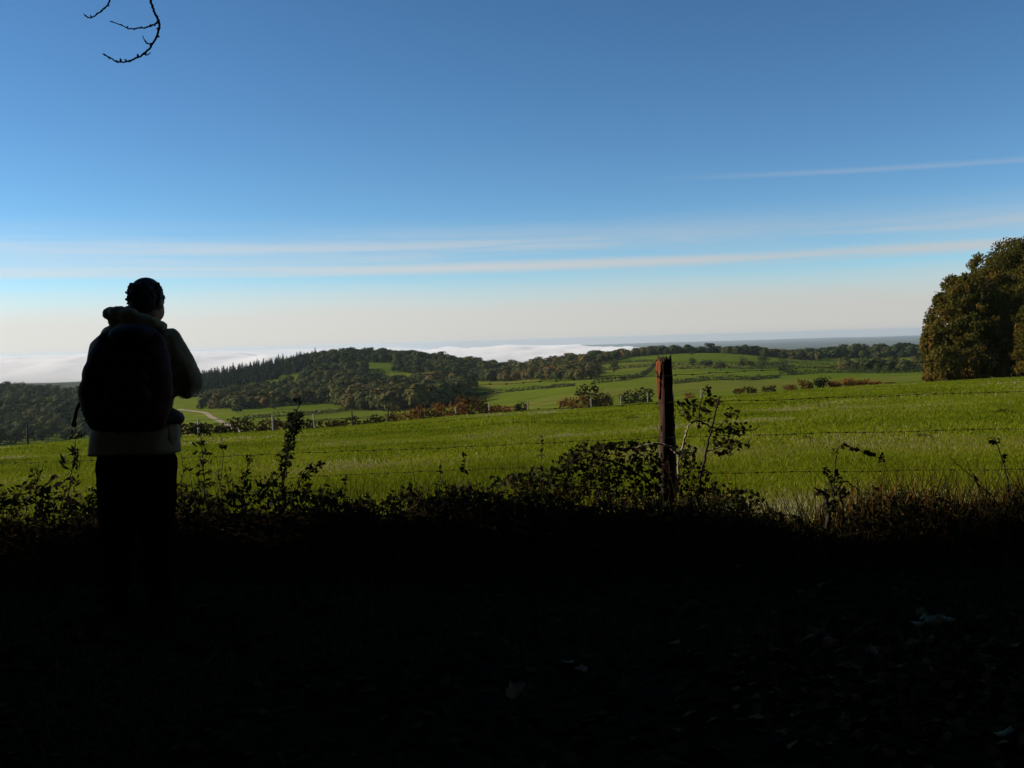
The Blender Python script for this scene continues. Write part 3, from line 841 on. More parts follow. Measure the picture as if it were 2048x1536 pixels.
# ------------------------------------------------------------------ the wire fence beside the lane
def fence_d(px):
    return 7.712 / (1 + .1 * (px - 1024) / F)
def near_fence():
    base = gp(1330, fence_d(1330))
    root = empty('barbed_wire_fence', base)
    tag(root, 'barbed wire fence on rough bark posts between the lane and meadow', 'fence')
    r = rng_of(120)
    def post(px, ytop, label=None):
        d = fence_d(px); g = gp(px, d); top = at(px, ytop, d)[2]; h = top - g[2]
        ns, nr = 26, 34
        a = np.linspace(0, 2 * np.pi, ns, endpoint=False)
        V = []
        for k in range(nr):
            f = k / (nr - 1); z = -.35 + f * (h + .35)
            rad = .051 * (1 + .10 * (1 - f)) * (1 + .10 * np.sin(a * 5 + 1.3 * np.sin(z * 4)) + .07 * np.sin(a * 11 + 3 * z))
            rad = rad * (1 + .14 * (vnoise(a * 3 + 40, z * 9 + 5 + a * 0, 5) - .5)) + .006 * (vnoise(a * 9, z * 26 + a * 0, 6) - .5) * 2
            zz = z + (f > .97) * (.045 * (vnoise(a * 2.2, a * 0 + 3, 8) - .6) + .02 * np.sin(a * 7))
            if k == nr - 2: zz = zz - .012
            ox = .012 * math.sin(z * 2.2)
            V.append(np.stack([rad * np.cos(a) + ox, rad * np.sin(a), zz + 0 * a], 1))
        V = np.concatenate(V); i = np.arange(nr - 1)[:, None] * ns; j = np.arange(ns)[None]
        q = np.stack([i + j, i + (j + 1) % ns, i + ns + (j + 1) % ns, i + ns + j], -1).reshape(-1, 4)
        c = len(V); V = np.vstack([V, [[.0, 0, h - .035]]])
        t0 = (nr - 1) * ns; tri = np.stack([t0 + np.arange(ns), t0 + (np.arange(ns) + 1) % ns, np.full(ns, c)], -1)
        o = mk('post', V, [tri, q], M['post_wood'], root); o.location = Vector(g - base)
        if label: o['label'] = label
        if label:                                          # sunlight on the upper left, painted as a raised orange strip
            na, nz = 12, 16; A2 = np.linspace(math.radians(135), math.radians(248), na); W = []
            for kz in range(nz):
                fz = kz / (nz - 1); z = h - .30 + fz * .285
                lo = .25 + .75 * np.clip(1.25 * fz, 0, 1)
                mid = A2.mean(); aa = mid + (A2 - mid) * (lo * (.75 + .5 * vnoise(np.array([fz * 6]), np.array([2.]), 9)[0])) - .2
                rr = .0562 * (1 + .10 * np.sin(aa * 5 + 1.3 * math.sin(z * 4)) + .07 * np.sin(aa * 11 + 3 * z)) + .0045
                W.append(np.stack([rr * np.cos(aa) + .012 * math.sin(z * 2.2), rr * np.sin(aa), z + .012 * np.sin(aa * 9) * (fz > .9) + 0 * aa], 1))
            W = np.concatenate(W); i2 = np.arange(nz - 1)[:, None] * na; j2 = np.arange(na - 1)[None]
            mk('sunlit_strip', W, np.stack([i2 + j2, i2 + j2 + 1, i2 + na + j2 + 1, i2 + na + j2], -1).reshape(-1, 4), M['sunlit_strip'], o)['label'] = 'orange sunlit strip painted on the upper left of the post'
        # loose flakes of bark standing off the wood
        mb = MB()
        for k in range(46):
            aa = r.uniform(0, 6.28); z = r.uniform(.15, h - .05); rr = .058
            p = np.array([rr * math.cos(aa), rr * math.sin(aa), z]); n_ = np.array([math.cos(aa), math.sin(aa), .2])
            tg = np.array([-math.sin(aa), math.cos(aa), 0]); s = r.uniform(.012, .028); L_ = r.uniform(.02, .06)
            mb.add(np.array([p - tg * s * .5, p + tg * s * .5, p + tg * s * .3 + n_ * .012 + [0, 0, L_], p - tg * s * .3 + n_ * .016 + [0, 0, L_ * .9]]), np.array([[0, 1, 2, 3]]))
        mb.build('bark', M['post_wood'], o)['kind'] = 'stuff'
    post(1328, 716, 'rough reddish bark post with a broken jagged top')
    post(-420, 770); post(2720, 660)
    wires = [
        [(-420, 822), (0, 806), (430, 791), (713, 781), (925, 772), (1160, 759), (1320, 752), (1482, 743), (1729, 730), (2048, 714), (2720, 680)],
        [(-420, 884), (0, 868), (178, 864), (364, 850), (760, 835), (1076, 819), (1309, 807), (1342, 805), (1500, 801), (2048, 782), (2720, 757)],
        [(-420, 942), (0, 927), (178, 921), (419, 914), (557, 908), (750, 900), (900, 895), (1149, 883), (1320, 876), (1500, 870), (2048, 857), (2720, 840)],
        [(-420, 1006), (0, 990), (300, 975), (627, 953), (760, 947), (900, 941), (1080, 936), (1320, 944), (1430, 946), (2048, 938), (2720, 928)]]
    for w in wires:
        P = np.array([at(px, py, fence_d(px) - .075) for px, py in w])
        C = curve(P, 90)
        C[:, 2] += .004 * np.sin(np.arange(len(C)) * 1.7)
        V, q = tube(C, .0018, 5)
        o = mk('wire', V - base, q, M['wire'], root)
        # barbs: four short points every twelve centimetres
        seg = np.r_[0, np.cumsum(np.linalg.norm(np.diff(C, axis=0), axis=1))]
        mb = MB()
        for s in np.arange(.05, seg[-1], .125):
            p = np.array([np.interp(s, seg, C[:, k]) for k in range(3)]) - base
            mb.add(*tube([p - [.010, 0, 0], p + [.010, 0, 0]], .0046, 5))
            for k in range(4):
                dv = unit(np.array([r.normal(0, .35), r.normal(), r.normal()])) * .014
                mb.add(*tube([p, p + dv], [.0018, .0006], 3))
        b = mb.build('barbs', M['wire'], o); b['kind'] = 'stuff'
near_fence()

# ------------------------------------------------------------------ growth along the fence
def stem_pts(px_list, d, jit=0.0):
    return [at(x, y, d + jit * k) for k, (x, y) in enumerate(px_list)]

def plant(name, label, cat, stems, blobs, d, seed, mat='bramble', leaf=.05, group=None, stem_mat='twig', tint=(.0, .8), dz=0.0, aspect=.6, fill=1.0):
    """stems: (pixel polyline, radius); blobs: (px, py, rx, ry, leaves, depth) clusters of leaves on the twigs"""
    r = rng_of(seed)
    x0, y0 = stems[0][0][0]
    base = gp(x0, d)
    root = empty(name, base); tag(root, label, cat, group)
    for (pl, rad, *mt) in stems:
        P = [at(x, y, d + dz) for (x, y, dz) in [(p + (0,))[:3] for p in pl]]
        if pl is stems[0][0]: P = [base - [0, 0, .05]] + P
        C = curve(P, max(8, 6 * len(P)))
        C[1:-1] += r.normal(0, .003, (len(C) - 2, 3))
        V, q = tube(C, np.linspace(rad, rad * .4, len(C)), 6)
        mk('stem', V - base, q, M[mt[0] if mt else stem_mat], root)
    mb = MB()
    for (px, py, rx, ry, n, dep) in blobs:
        n = max(3, int(n * fill))
        c = at(px, py, d + dz); s = d / F
        u = rand_dir(r, n) * np.cbrt(r.uniform(0, 1, (n, 1)))
        C = c + u * np.array([rx * s, dep, ry * s])
        C[:, 2] = np.maximum(C[:, 2], H(C[:, 0], C[:, 1]) + .01)
        V, q = leaves(C, unit(rand_dir(r, n) + [0, -.3, .4]), leaf * r.uniform(.55, 1.3, n), r, aspect, .25)
        mb.add(V - base, q, np.clip(r.uniform(*tint, n), 0, 1))
        # fine twigs that carry the leaves
        for k in range(max(2, n // 14)):
            e = c + rand_dir(r, 1)[0] * np.array([rx * s, dep, ry * s]) * .95
            f = c + rand_dir(r, 1)[0] * np.array([rx * s, dep, ry * s]) * .45
            mb.add(*[(a_ - base if k2 == 0 else a_) for k2, a_ in enumerate(tube([f, .5 * (e + f) + r.normal(0, .01, 3), e], [.003, .0025, .0012], 4))], .05)
    if mb.n: mb.build('foliage', M[mat], root)
    return root

# hedge bush in front of the post, with a pale torn branch
plant('hedge_bush', 'leafy hedge bush with a pale broken branch beside the rough post', 'bush',
      [([(1352, 1000), (1354, 970), (1357, 935), (1355, 906)], .014, 'pale_bark'),
       ([(1356, 908), (1345, 898), (1332, 891), (1310, 887), (1290, 891), (1268, 897)], .012, 'pale_bark'),
       ([(1356, 912), (1364, 898), (1370, 872), (1375, 856), (1383, 846)], .010, 'pale_bark'),
       ([(1383, 846), (1392, 841), (1410, 847), (1432, 857), (1462, 859), (1496, 860), (1512, 857), (1517, 848)], .008),
       ([(1396, 1020), (1401, 960), (1412, 905), (1420, 870), (1430, 830), (1437, 800), (1440, 793)], .011),
       ([(1396, 860), (1398, 830), (1402, 800), (1411, 775), (1416, 768)], .005),
       ([(1268, 897), (1230, 896), (1190, 900), (1150, 908)], .006),
       ([(1340, 1010), (1290, 960), (1240, 930), (1180, 915), (1120, 930)], .009),
       ([(1330, 1010), (1260, 990), (1180, 975), (1100, 970), (1030, 972)], .009),
       ([(1412, 905), (1440, 895), (1470, 885), (1488, 878)], .005),
       ([(1380, 845), (1365, 830), (1352, 812), (1345, 795)], .004),
       ([(1420, 870), (1445, 845), (1465, 825), (1478, 818)], .004)],
      [(1250, 893, 70, 10, 190, .12), (1180, 905, 50, 22, 200, .14), (1145, 928, 48, 26, 230, .16), (1220, 938, 60, 34, 360, .2), (1290, 930, 48, 34, 280, .18),
       (1090, 955, 60, 22, 220, .18), (1040, 962, 42, 20, 140, .16), (1000, 968, 40, 16, 90, .14), (1150, 975, 80, 28, 300, .2), (1240, 985, 70, 32, 280, .2), (1320, 975, 50, 45, 260, .16),
       (1385, 960, 40, 42, 240, .16), (1372, 905, 22, 26, 90, .12), (1375, 815, 24, 22, 85, .10), (1400, 830, 26, 26, 90, .12), (1440, 884, 40, 14, 60, .12),
       (1470, 858, 40, 16, 60, .12), (1450, 900, 30, 14, 60, .1), (1480, 888, 22, 14, 30, .1), (1425, 800, 18, 16, 40, .08), (1465, 825, 18, 12, 36, .08), (1415, 780, 8, 12, 14, .04),
       (1440, 990, 46, 26, 190, .18), (1490, 1000, 36, 24, 130, .16), (1350, 1010, 60, 28, 220, .18), (1450, 850, 40, 26, 30, .12), (1100, 990, 90, 26, 260, .2)],
      7.2, 131, leaf=.046, tint=(0, .85), dz=.16, fill=.62)
# tall dead stalk with hanging leaves
plant('tall_weed', 'thick dead weed stalk with shrivelled leaves right of the person', 'weed',
      [([(566, 985), (568, 950), (574, 905), (584, 860), (592, 828), (600, 800)], .010)],
      [(592, 836, 15, 18, 60, .05), (585, 858, 17, 20, 75, .05), (579, 884, 13, 20, 55, .05), (570, 918, 16, 22, 60, .06), (567, 940, 12, 16, 30, .05), (597, 800, 8, 8, 8, .03)],
      7.0, 132, leaf=.052, tint=(.1, .7), aspect=.35)
plant('tall_weed', 'upright weed with tiers of narrow leaves just right of the person', 'weed',
      [([(411, 1000), (408, 960), (405, 915), (403, 872), (402, 845)], .006)],
      [(404, 868, 17, 8, 16, .07), (403, 886, 19, 7, 18, .07), (405, 905, 21, 7, 20, .08), (407, 925, 20, 7, 18, .08), (409, 945, 22, 8, 20, .08), (410, 966, 24, 10, 26, .08), (402, 850, 8, 8, 8, .04)],
      7.05, 133, leaf=.06, tint=(0, .5), aspect=.25)
plant('tall_weed', 'drooping leafed weed left of the person', 'weed',
      [([(138, 1010), (140, 970), (146, 930), (150, 900), (153, 870)], .005)],
      [(150, 902, 16, 6, 9, .05), (128, 925, 9, 13, 12, .05), (152, 925, 8, 20, 16, .05), (145, 960, 12, 18, 14, .06), (154, 868, 18, 10, 14, .06)],
      7.1, 134, leaf=.07, tint=(0, .5), aspect=.28)
plant('tall_weed', 'spiky dry weed near the left picture edge', 'weed',
      [([(72, 1010), (74, 970), (76, 940), (78, 922)], .004), ([(74, 965), (66, 945), (63, 932)], .003), ([(75, 960), (84, 940), (87, 928)], .003)],
      [(75, 948, 14, 18, 16, .05), (74, 975, 16, 14, 16, .06)], 7.1, 135, leaf=.05, tint=(.1, .6), aspect=.25)
plant('seed_stalk', 'thin seed stalk with one small head right of the tiered weed', 'weed',
      [([(436, 1000), (441, 960), (446, 920), (447, 890), (440, 862), (434, 845)], .003)], [(447, 894, 8, 4, 8, .02), (438, 950, 8, 12, 5, .03)], 7.1, 136, leaf=.04, tint=(0, .4))
plant('dry_weed', 'bent dry stem with a hooked leaf beside the trouser leg', 'weed',
      [([(362, 990), (366, 950), (372, 936), (386, 938)], .004), ([(368, 945), (364, 920), (360, 905)], .003)], [(375, 938, 10, 5, 6, .03), (362, 968, 8, 16, 8, .04)], 7.0, 137, leaf=.05, tint=(0, .5), aspect=.3)
plant('bramble_shoot', 'leafy shoot leaning right from the thick dead stalk', 'bramble',
      [([(592, 990), (600, 965), (615, 945), (632, 932), (646, 926)], .005)], [(610, 952, 14, 14, 40, .06), (628, 936, 14, 10, 30, .05), (642, 928, 10, 8, 18, .04)], 6.95, 138, leaf=.035, tint=(.1, .8))
plant('dry_weed', 'forked dry weed between the seed stalk and dead stalk', 'weed',
      [([(486, 1000), (490, 960), (496, 930), (503, 905)], .004), ([(492, 950), (497, 925), (494, 912)], .003), ([(463, 1000), (456, 970), (450, 930)], .004)],
      [(498, 920, 8, 14, 10, .03), (488, 950, 12, 14, 22, .05), (456, 950, 8, 22, 10, .04)], 7.0, 139, leaf=.045, tint=(0, .5), aspect=.3)
plant('bramble_arch', 'reddish bramble arching over the grass at right', 'bramble',
      [([(1668, 1010), (1669, 960), (1672, 915), (1678, 893), (1692, 892), (1712, 899), (1736, 907), (1762, 918), (1775, 928)], .005)],
      [(1688, 893, 8, 5, 8, .03), (1710, 899, 16, 5, 22, .03), (1740, 908, 16, 6, 22, .03), (1764, 916, 8, 10, 14, .03), (1668, 905, 6, 9, 7, .03)],
      6.9, 140, leaf=.035, tint=(.5, 1.0))
plant('broken_stump', 'dark broken stump of old growth at the lane edge right of the post', 'stump',
      [([(1655, 1060), (1656, 1030), (1652, 1000), (1648, 985)], .022, 'bark'), ([(1684, 1060), (1686, 1020), (1680, 985), (1690, 972)], .010),
       ([(1652, 992), (1640, 982), (1628, 976)], .012, 'bark'), ([(1668, 985), (1660, 962), (1648, 938)], .007), ([(1672, 985), (1690, 962), (1710, 975), (1735, 992)], .006)],
      [(1650, 985, 26, 8, 40, .06), (1672, 958, 14, 18, 36, .05), (1652, 942, 8, 8, 10, .03), (1660, 1010, 20, 18, 40, .08), (1684, 985, 14, 10, 24, .05)],
      6.7, 141, leaf=.04, tint=(0, .7))
plant('bramble_shoot', 'tall red-stemmed bramble shoot near the right picture edge', 'bramble',
      [([(2030, 1060), (2020, 1000), (2012, 950), (2003, 915), (1994, 890), (1986, 876), (1972, 878)], .005)],
      [(1990, 884, 10, 8, 14, .04), (2004, 915, 8, 8, 8, .03), (2020, 975, 10, 12, 10, .04), (2026, 1010, 14, 16, 16, .05)], 6.6, 142, leaf=.035, tint=(.6, 1.0))
plant('dry_branch', 'dark leaning twig right of the bramble arch with a pale tip', 'twig',
      [([(1990, 1040), (1968, 1000), (1950, 960), (1925, 938), (1900, 914)], .006), ([(1950, 960), (1938, 990), (1930, 1010)], .004), ([(1955, 968), (1975, 985), (1985, 1010)], .005)],
      [(1950, 955, 14, 8, 8, .04), (1968, 985, 12, 14, 14, .05)], 6.65, 143, leaf=.035, tint=(0, .6))
plant('dry_branch', 'slender dark sapling shoot behind the right bramble', 'twig',
      [([(1984, 1040), (1988, 1000), (1998, 960), (2006, 930)], .004)], [(1994, 985, 6, 16, 6, .03)], 6.8, 144, leaf=.03, tint=(0, .4))
for i, (px, yt, lab) in enumerate([(820, 955, 'small weed sprig left of the grassy mound'), (802, 968, 'round-leafed sprig above the bank between stalk and mound'),
                                   (690, 950, 'lone upright sprig right of the leaning shoot'), (880, 930, 'thin bare shoot above the left end of the hedge bush'),
                                   (928, 905, 'tall thin grass stem left of the hedge bush'), (1082, 870, 'slender weed rising behind the hedge bush'), (640, 968, 'short leafy sprig under the leaning shoot'),
                                   (205, 965, 'small leafy sprig against the left trouser leg'), (30, 985, 'low sprig at the left picture edge')]):
    plant('weed_sprig', lab, 'weed', [([(px - 2, 1010), (px, (1000 + yt) / 2), (px + 3, yt)], .0042)], [(px + 1, yt + 12, 5, 12, 4, .03), (px, yt + 36, 9, 14, 8, .05)], 7.05, 160 + i, leaf=.045, tint=(0, .6), aspect=.5)

# undergrowth nobody could count: brambles, docks and grass on the shaded bank
def undergrowth():
    r = rng_of(170)
    mb = MB()
    env = [(-300, 985), (0, 985), (40, 975), (90, 965), (130, 985), (180, 978), (220, 985), (350, 990), (400, 985), (450, 985), (480, 960), (530, 955), (580, 965), (640, 985), (680, 1000), (740, 1010), (820, 990), (880, 985), (960, 985),
           (1040, 990), (1150, 1000), (1300, 1005), (1420, 995), (1500, 1010), (1560, 1050), (1620, 1050), (1680, 1020), (1740, 990), (1820, 985), (1880, 1000), (1930, 1030), (1980, 1010), (2048, 1000), (2350, 995)]
    n = 15000
    px = r.uniform(-300, 2350, n)
    yt = np.interp(px, [a for a, b in env], [b for a, b in env]) + 30 * (vnoise(px / 26, px * 0, 4) - .5)
    d = r.uniform(6.3, 7.2, n)
    top = CZ - (yt - (712 - .0293 * px)) / F * 6.85
    x = (px - 1024) / F * d; g = H(x, d)
    C = np.stack([x, d, g + np.maximum(.02, (top - g) * r.uniform(0, 1, n) ** .8)], 1)
    V, q = leaves(C, unit(rand_dir(r, n) + [0, 0, .5]), .055 * r.uniform(.3, 1.0, n) ** .5 * r.choice([.5, .9, 1.6], n, p=[.45, .4, .15]), r, .5, .3)
    mb.add(V, q, r.uniform(0, .85, n))
    # dry grass stems and bramble canes
    n = 2600
    x = r.uniform(-4.6, 4.6, n); y = r.uniform(6.2, 7.5, n); z = H(x, y)
    h = r.uniform(.10, .34, n) * (.6 + .8 * vnoise(x * 2, x * 0, 12)); a = r.uniform(0, 6.28, n)
    B = np.stack([x, y, z], 1); s = np.stack([np.cos(a), np.sin(a), 0 * a], 1) * .0035
    T = B + np.stack([r.normal(0, .4, n) * h, r.normal(0, .4, n) * h, h], 1)
    mb.add(np.stack([B - s, B + s, T], 1).reshape(-1, 3), np.arange(3 * n).reshape(-1, 3), r.uniform(.3, 1, n))
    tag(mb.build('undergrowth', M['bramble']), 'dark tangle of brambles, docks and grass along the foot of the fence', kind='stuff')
undergrowth()
def dry_grass():
    r = rng_of(171); n = 1500
    x = r.uniform(2.0, 4.4, n); y = r.uniform(6.3, 7.4, n); x = np.where(r.uniform(0, 1, n) < .15, r.uniform(-4, 2, n), x); z = H(x, y)
    h = r.uniform(.14, .36, n) * (.5 + .9 * vnoise(x * 2.5, x * 0, 12)); a = r.uniform(0, 6.28, n)
    B = np.stack([x, y, z], 1); s = np.stack([np.cos(a), np.sin(a), 0 * a], 1) * .003
    T = B + np.stack([r.normal(0, .45, n) * h, r.normal(0, .45, n) * h, h], 1); Md = .5 * (B + T)
    V = np.stack([B - s, B + s, Md + s * .8, T, Md - s * .8], 1).reshape(-1, 3)
    tag(mk('dry_grass', V, np.arange(5 * n).reshape(-1, 5), M['hedge_leaf'], None, r.uniform(.2, .85, n)), 'thin dry brown grass stems on the right bank', kind='stuff')
dry_grass()

# ------------------------------------------------------------------ lane: fallen leaves and dark verge grass
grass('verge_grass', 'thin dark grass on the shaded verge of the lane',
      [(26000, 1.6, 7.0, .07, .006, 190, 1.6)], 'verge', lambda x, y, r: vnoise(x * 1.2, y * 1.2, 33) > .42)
def litter():
    r = rng_of(191); n = 9000
    y = r.uniform(1.4, 7.2, n); x = r.uniform(-.7, .7, n) * (y + .8)
    z = H(x, y) + r.uniform(.004, .02, n)
    V, q = leaves(np.stack([x, y, z], 1), unit(np.stack([r.normal(0, .35, n), r.normal(0, .35, n), np.ones(n)], 1)), r.uniform(.03, .09, n), r, .7, .3)
    m = 1400; y2 = r.normal(4.3, .55, m); x2 = r.normal(1.75, .55, m); z2 = H(x2, y2) + r.uniform(.005, .03, m)
    V2, q2 = leaves(np.stack([x2, y2, z2], 1), unit(np.stack([r.normal(0, .5, m), r.normal(0, .5, m), np.ones(m)], 1)), r.uniform(.03, .10, m), r, .7, .4)
    q = np.vstack([q, q2 + len(V)]); V = np.vstack([V, V2])
    tag(mk('leaf_litter', V, q, M['litter'], None, np.r_[r.uniform(0, .75, n), r.uniform(.4, 1, m)]), 'brown dead leaves strewn over the shaded lane', kind='stuff')
litter()
def maple_leaf_mesh():
    pts = []
    for k, (ang, rad) in enumerate([(-90, .55), (-60, .75), (-35, .70), (-20, .92), (0, .72), (25, .98), (45, .74), (65, .85), (75, .8), (90, 1.1), (105, .8), (115, .85), (135, .72), (155, .98), (180, .70), (200, .92), (215, .70), (240, .75)]):
        a = math.radians(ang); pts.append((rad * math.cos(a), rad * math.sin(a), .30 * (rad * math.cos(a)) ** 2 - .10 * rad * math.sin(a) + .08 * math.sin(3 * a)))
    V = np.vstack([[[0, 0, 0]], pts]); n = len(pts)
    V2 = np.vstack([V, V - [0, 0, .015]])
    f = np.array([[0, 1 + k, 1 + (k + 1) % n] for k in range(n)])
    g = f[:, ::-1] + n + 1
    e = np.array([[1 + k, 1 + (k + 1) % n, n + 2 + (k + 1) % n, n + 2 + k] for k in range(n)])
    return V2, [np.vstack([f, g]), e[:, ::-1]]
def fallen(label, px, py, size, mat, seed):
    r = rng_of(seed)
    # where the view ray meets the ground
    ds = np.linspace(1.5, 7.3, 400)
    pts = np.array([at(px, py, d) for d in ds]); below = pts[:, 2] < H(pts[:, 0], pts[:, 1])
    k = int(np.argmax(below)) if below.any() else -1
    V, Fs = maple_leaf_mesh()
    o = mk('fallen_leaf', V * size, Fs, mat); p = pts[k]
    o.location = (p[0], p[1], float(H(p[0], p[1])) + .035)
    o.rotation_euler = (r.uniform(-.5, .5) + .35, r.uniform(-.4, .4), r.uniform(0, 6.28))
    tag(o, label, 'leaf', 'fallen maple leaves on the lane')
M['leaf_pale'] = solid_mat('pale_fallen_leaf', (.09, .065, .02), (.16, .115, .04), 30, .8)
M['leaf_tan'] = solid_mat('tan_fallen_leaf', (.12, .05, .02), (.20, .09, .035), 30, .8)
for i, (px, py, s, m_, lab) in enumerate([
        (1834, 1262, .050, 'leaf_pale', 'pale yellow fallen leaf, leftmost of the bright trio on the verge'),
        (1868, 1260, .055, 'leaf_pale', 'pale yellow fallen leaf, middle of the bright trio on the verge'),
        (1893, 1254, .050, 'leaf_pale', 'pale yellow fallen leaf, rightmost of the bright trio on the verge'),
        (1848, 1250, .035, 'leaf_pale', 'small whitish fallen leaf just above the bright trio'),
        (1878, 1366, .060, 'leaf_tan', 'large orange-tan fallen leaf on the lane at lower right'),
        (1898, 1360, .035, 'leaf_tan', 'small tan leaf touching the large orange-tan leaf'),
        (1747, 1318, .040, 'leaf_tan', 'pale brown curled leaf left of the large orange-tan leaf'),
        (1660, 1302, .045, 'leaf_tan', 'dull brown fallen leaf left of the curled leaf'),
        (1030, 1402, .055, 'leaf_tan', 'tan fallen leaf on the lane near the bottom centre'),
        (1136, 1340, .035, 'leaf_pale', 'pale sliver of leaf above the bottom centre leaf'),
        (1165, 1356, .035, 'leaf_tan', 'small tan leaf right of the pale sliver'),
        (1470, 1148, .040, 'leaf_tan', 'dim tan leaf on the bank below the hedge bush'),
        (2035, 1250, .045, 'leaf_tan', 'rust leaf on the verge at the right picture edge'),
        (2010, 1488, .040, 'leaf_pale', 'pale leaf in the bottom right corner')]):
    fallen(lab, px, py, s, M[m_], 200 + i)

# ------------------------------------------------------------------ the person
PD = 5.4
PB = gp(272, PD)
def Lp(px, py, dy=0.0):
    """local point in the person's frame: photo pixel at the body's distance, moved dy away from the viewer"""
    return at(px, py, PD + dy) - PB

def fuse(name, prims, voxel, mat, parent, smooth_it=6, label=None):
    """one continuous surface grown over overlapping round volumes"""
    bm = bmesh.new()
    for p in prims:
        if p[0] == 'e':
            _, c, rad, *rot = p
            m = Matrix.Translation(Vector(c)) @ (rot[0].to_4x4() if rot else Matrix.Identity(4)) @ Matrix.Diagonal((*rad, 1))
            bmesh.ops.create_icosphere(bm, subdivisions=3, radius=1.0, matrix=m)
        else:
            _, a, b, ra, rb = p
            a = np.asarray(a, float); b = np.asarray(b, float)
            L_ = np.linalg.norm(b - a); n = max(2, int(L_ / (min(ra, rb) * .35)) + 1)
            for t in np.linspace(0, 1, n):
                c = a * (1 - t) + b * t; rr = ra * (1 - t) + rb * t
                bmesh.ops.create_icosphere(bm, subdivisions=2, radius=rr, matrix=Matrix.Translation(Vector(c)))
    me = bpy.data.meshes.new(name); bm.to_mesh(me); bm.free()
    o = bpy.data.objects.new(name, me); COL.objects.link(o)
    md = o.modifiers.new('r', 'REMESH'); md.mode = 'VOXEL'; md.voxel_size = voxel; md.use_smooth_shade = True
    ms = o.modifiers.new('s', 'SMOOTH'); ms.factor = .5; ms.iterations = smooth_it
    dg = bpy.context.evaluated_depsgraph_get(); dg.update()
    new = bpy.data.meshes.new_from_object(o.evaluated_get(dg))
    o.modifiers.clear(); o.data = new; new.name = name
    new.materials.clear(); new.materials.append(mat)
    o.parent = parent
    if label: o['label'] = label
    return o

def wrinkle(o, amp, freq, seed, zscale=1.0):
    """cloth folds pushed along the normals"""
    me = o.data; n = len(me.vertices)
    co = np.empty(n * 3, np.float32); me.vertices.foreach_get('co', co); co = co.reshape(-1, 3)
    nr = np.empty(n * 3, np.float32); me.vertices.foreach_get('normal', nr); nr = nr.reshape(-1, 3)
    f = fbm(co[:, 0] * freq + co[:, 1] * freq * .7 + 31, co[:, 2] * freq * zscale + co[:, 1] * freq * .4, seed, 3)
    me.vertices.foreach_set('co', (co + nr * (f * amp)[:, None]).ravel().astype(np.float32)); me.update()

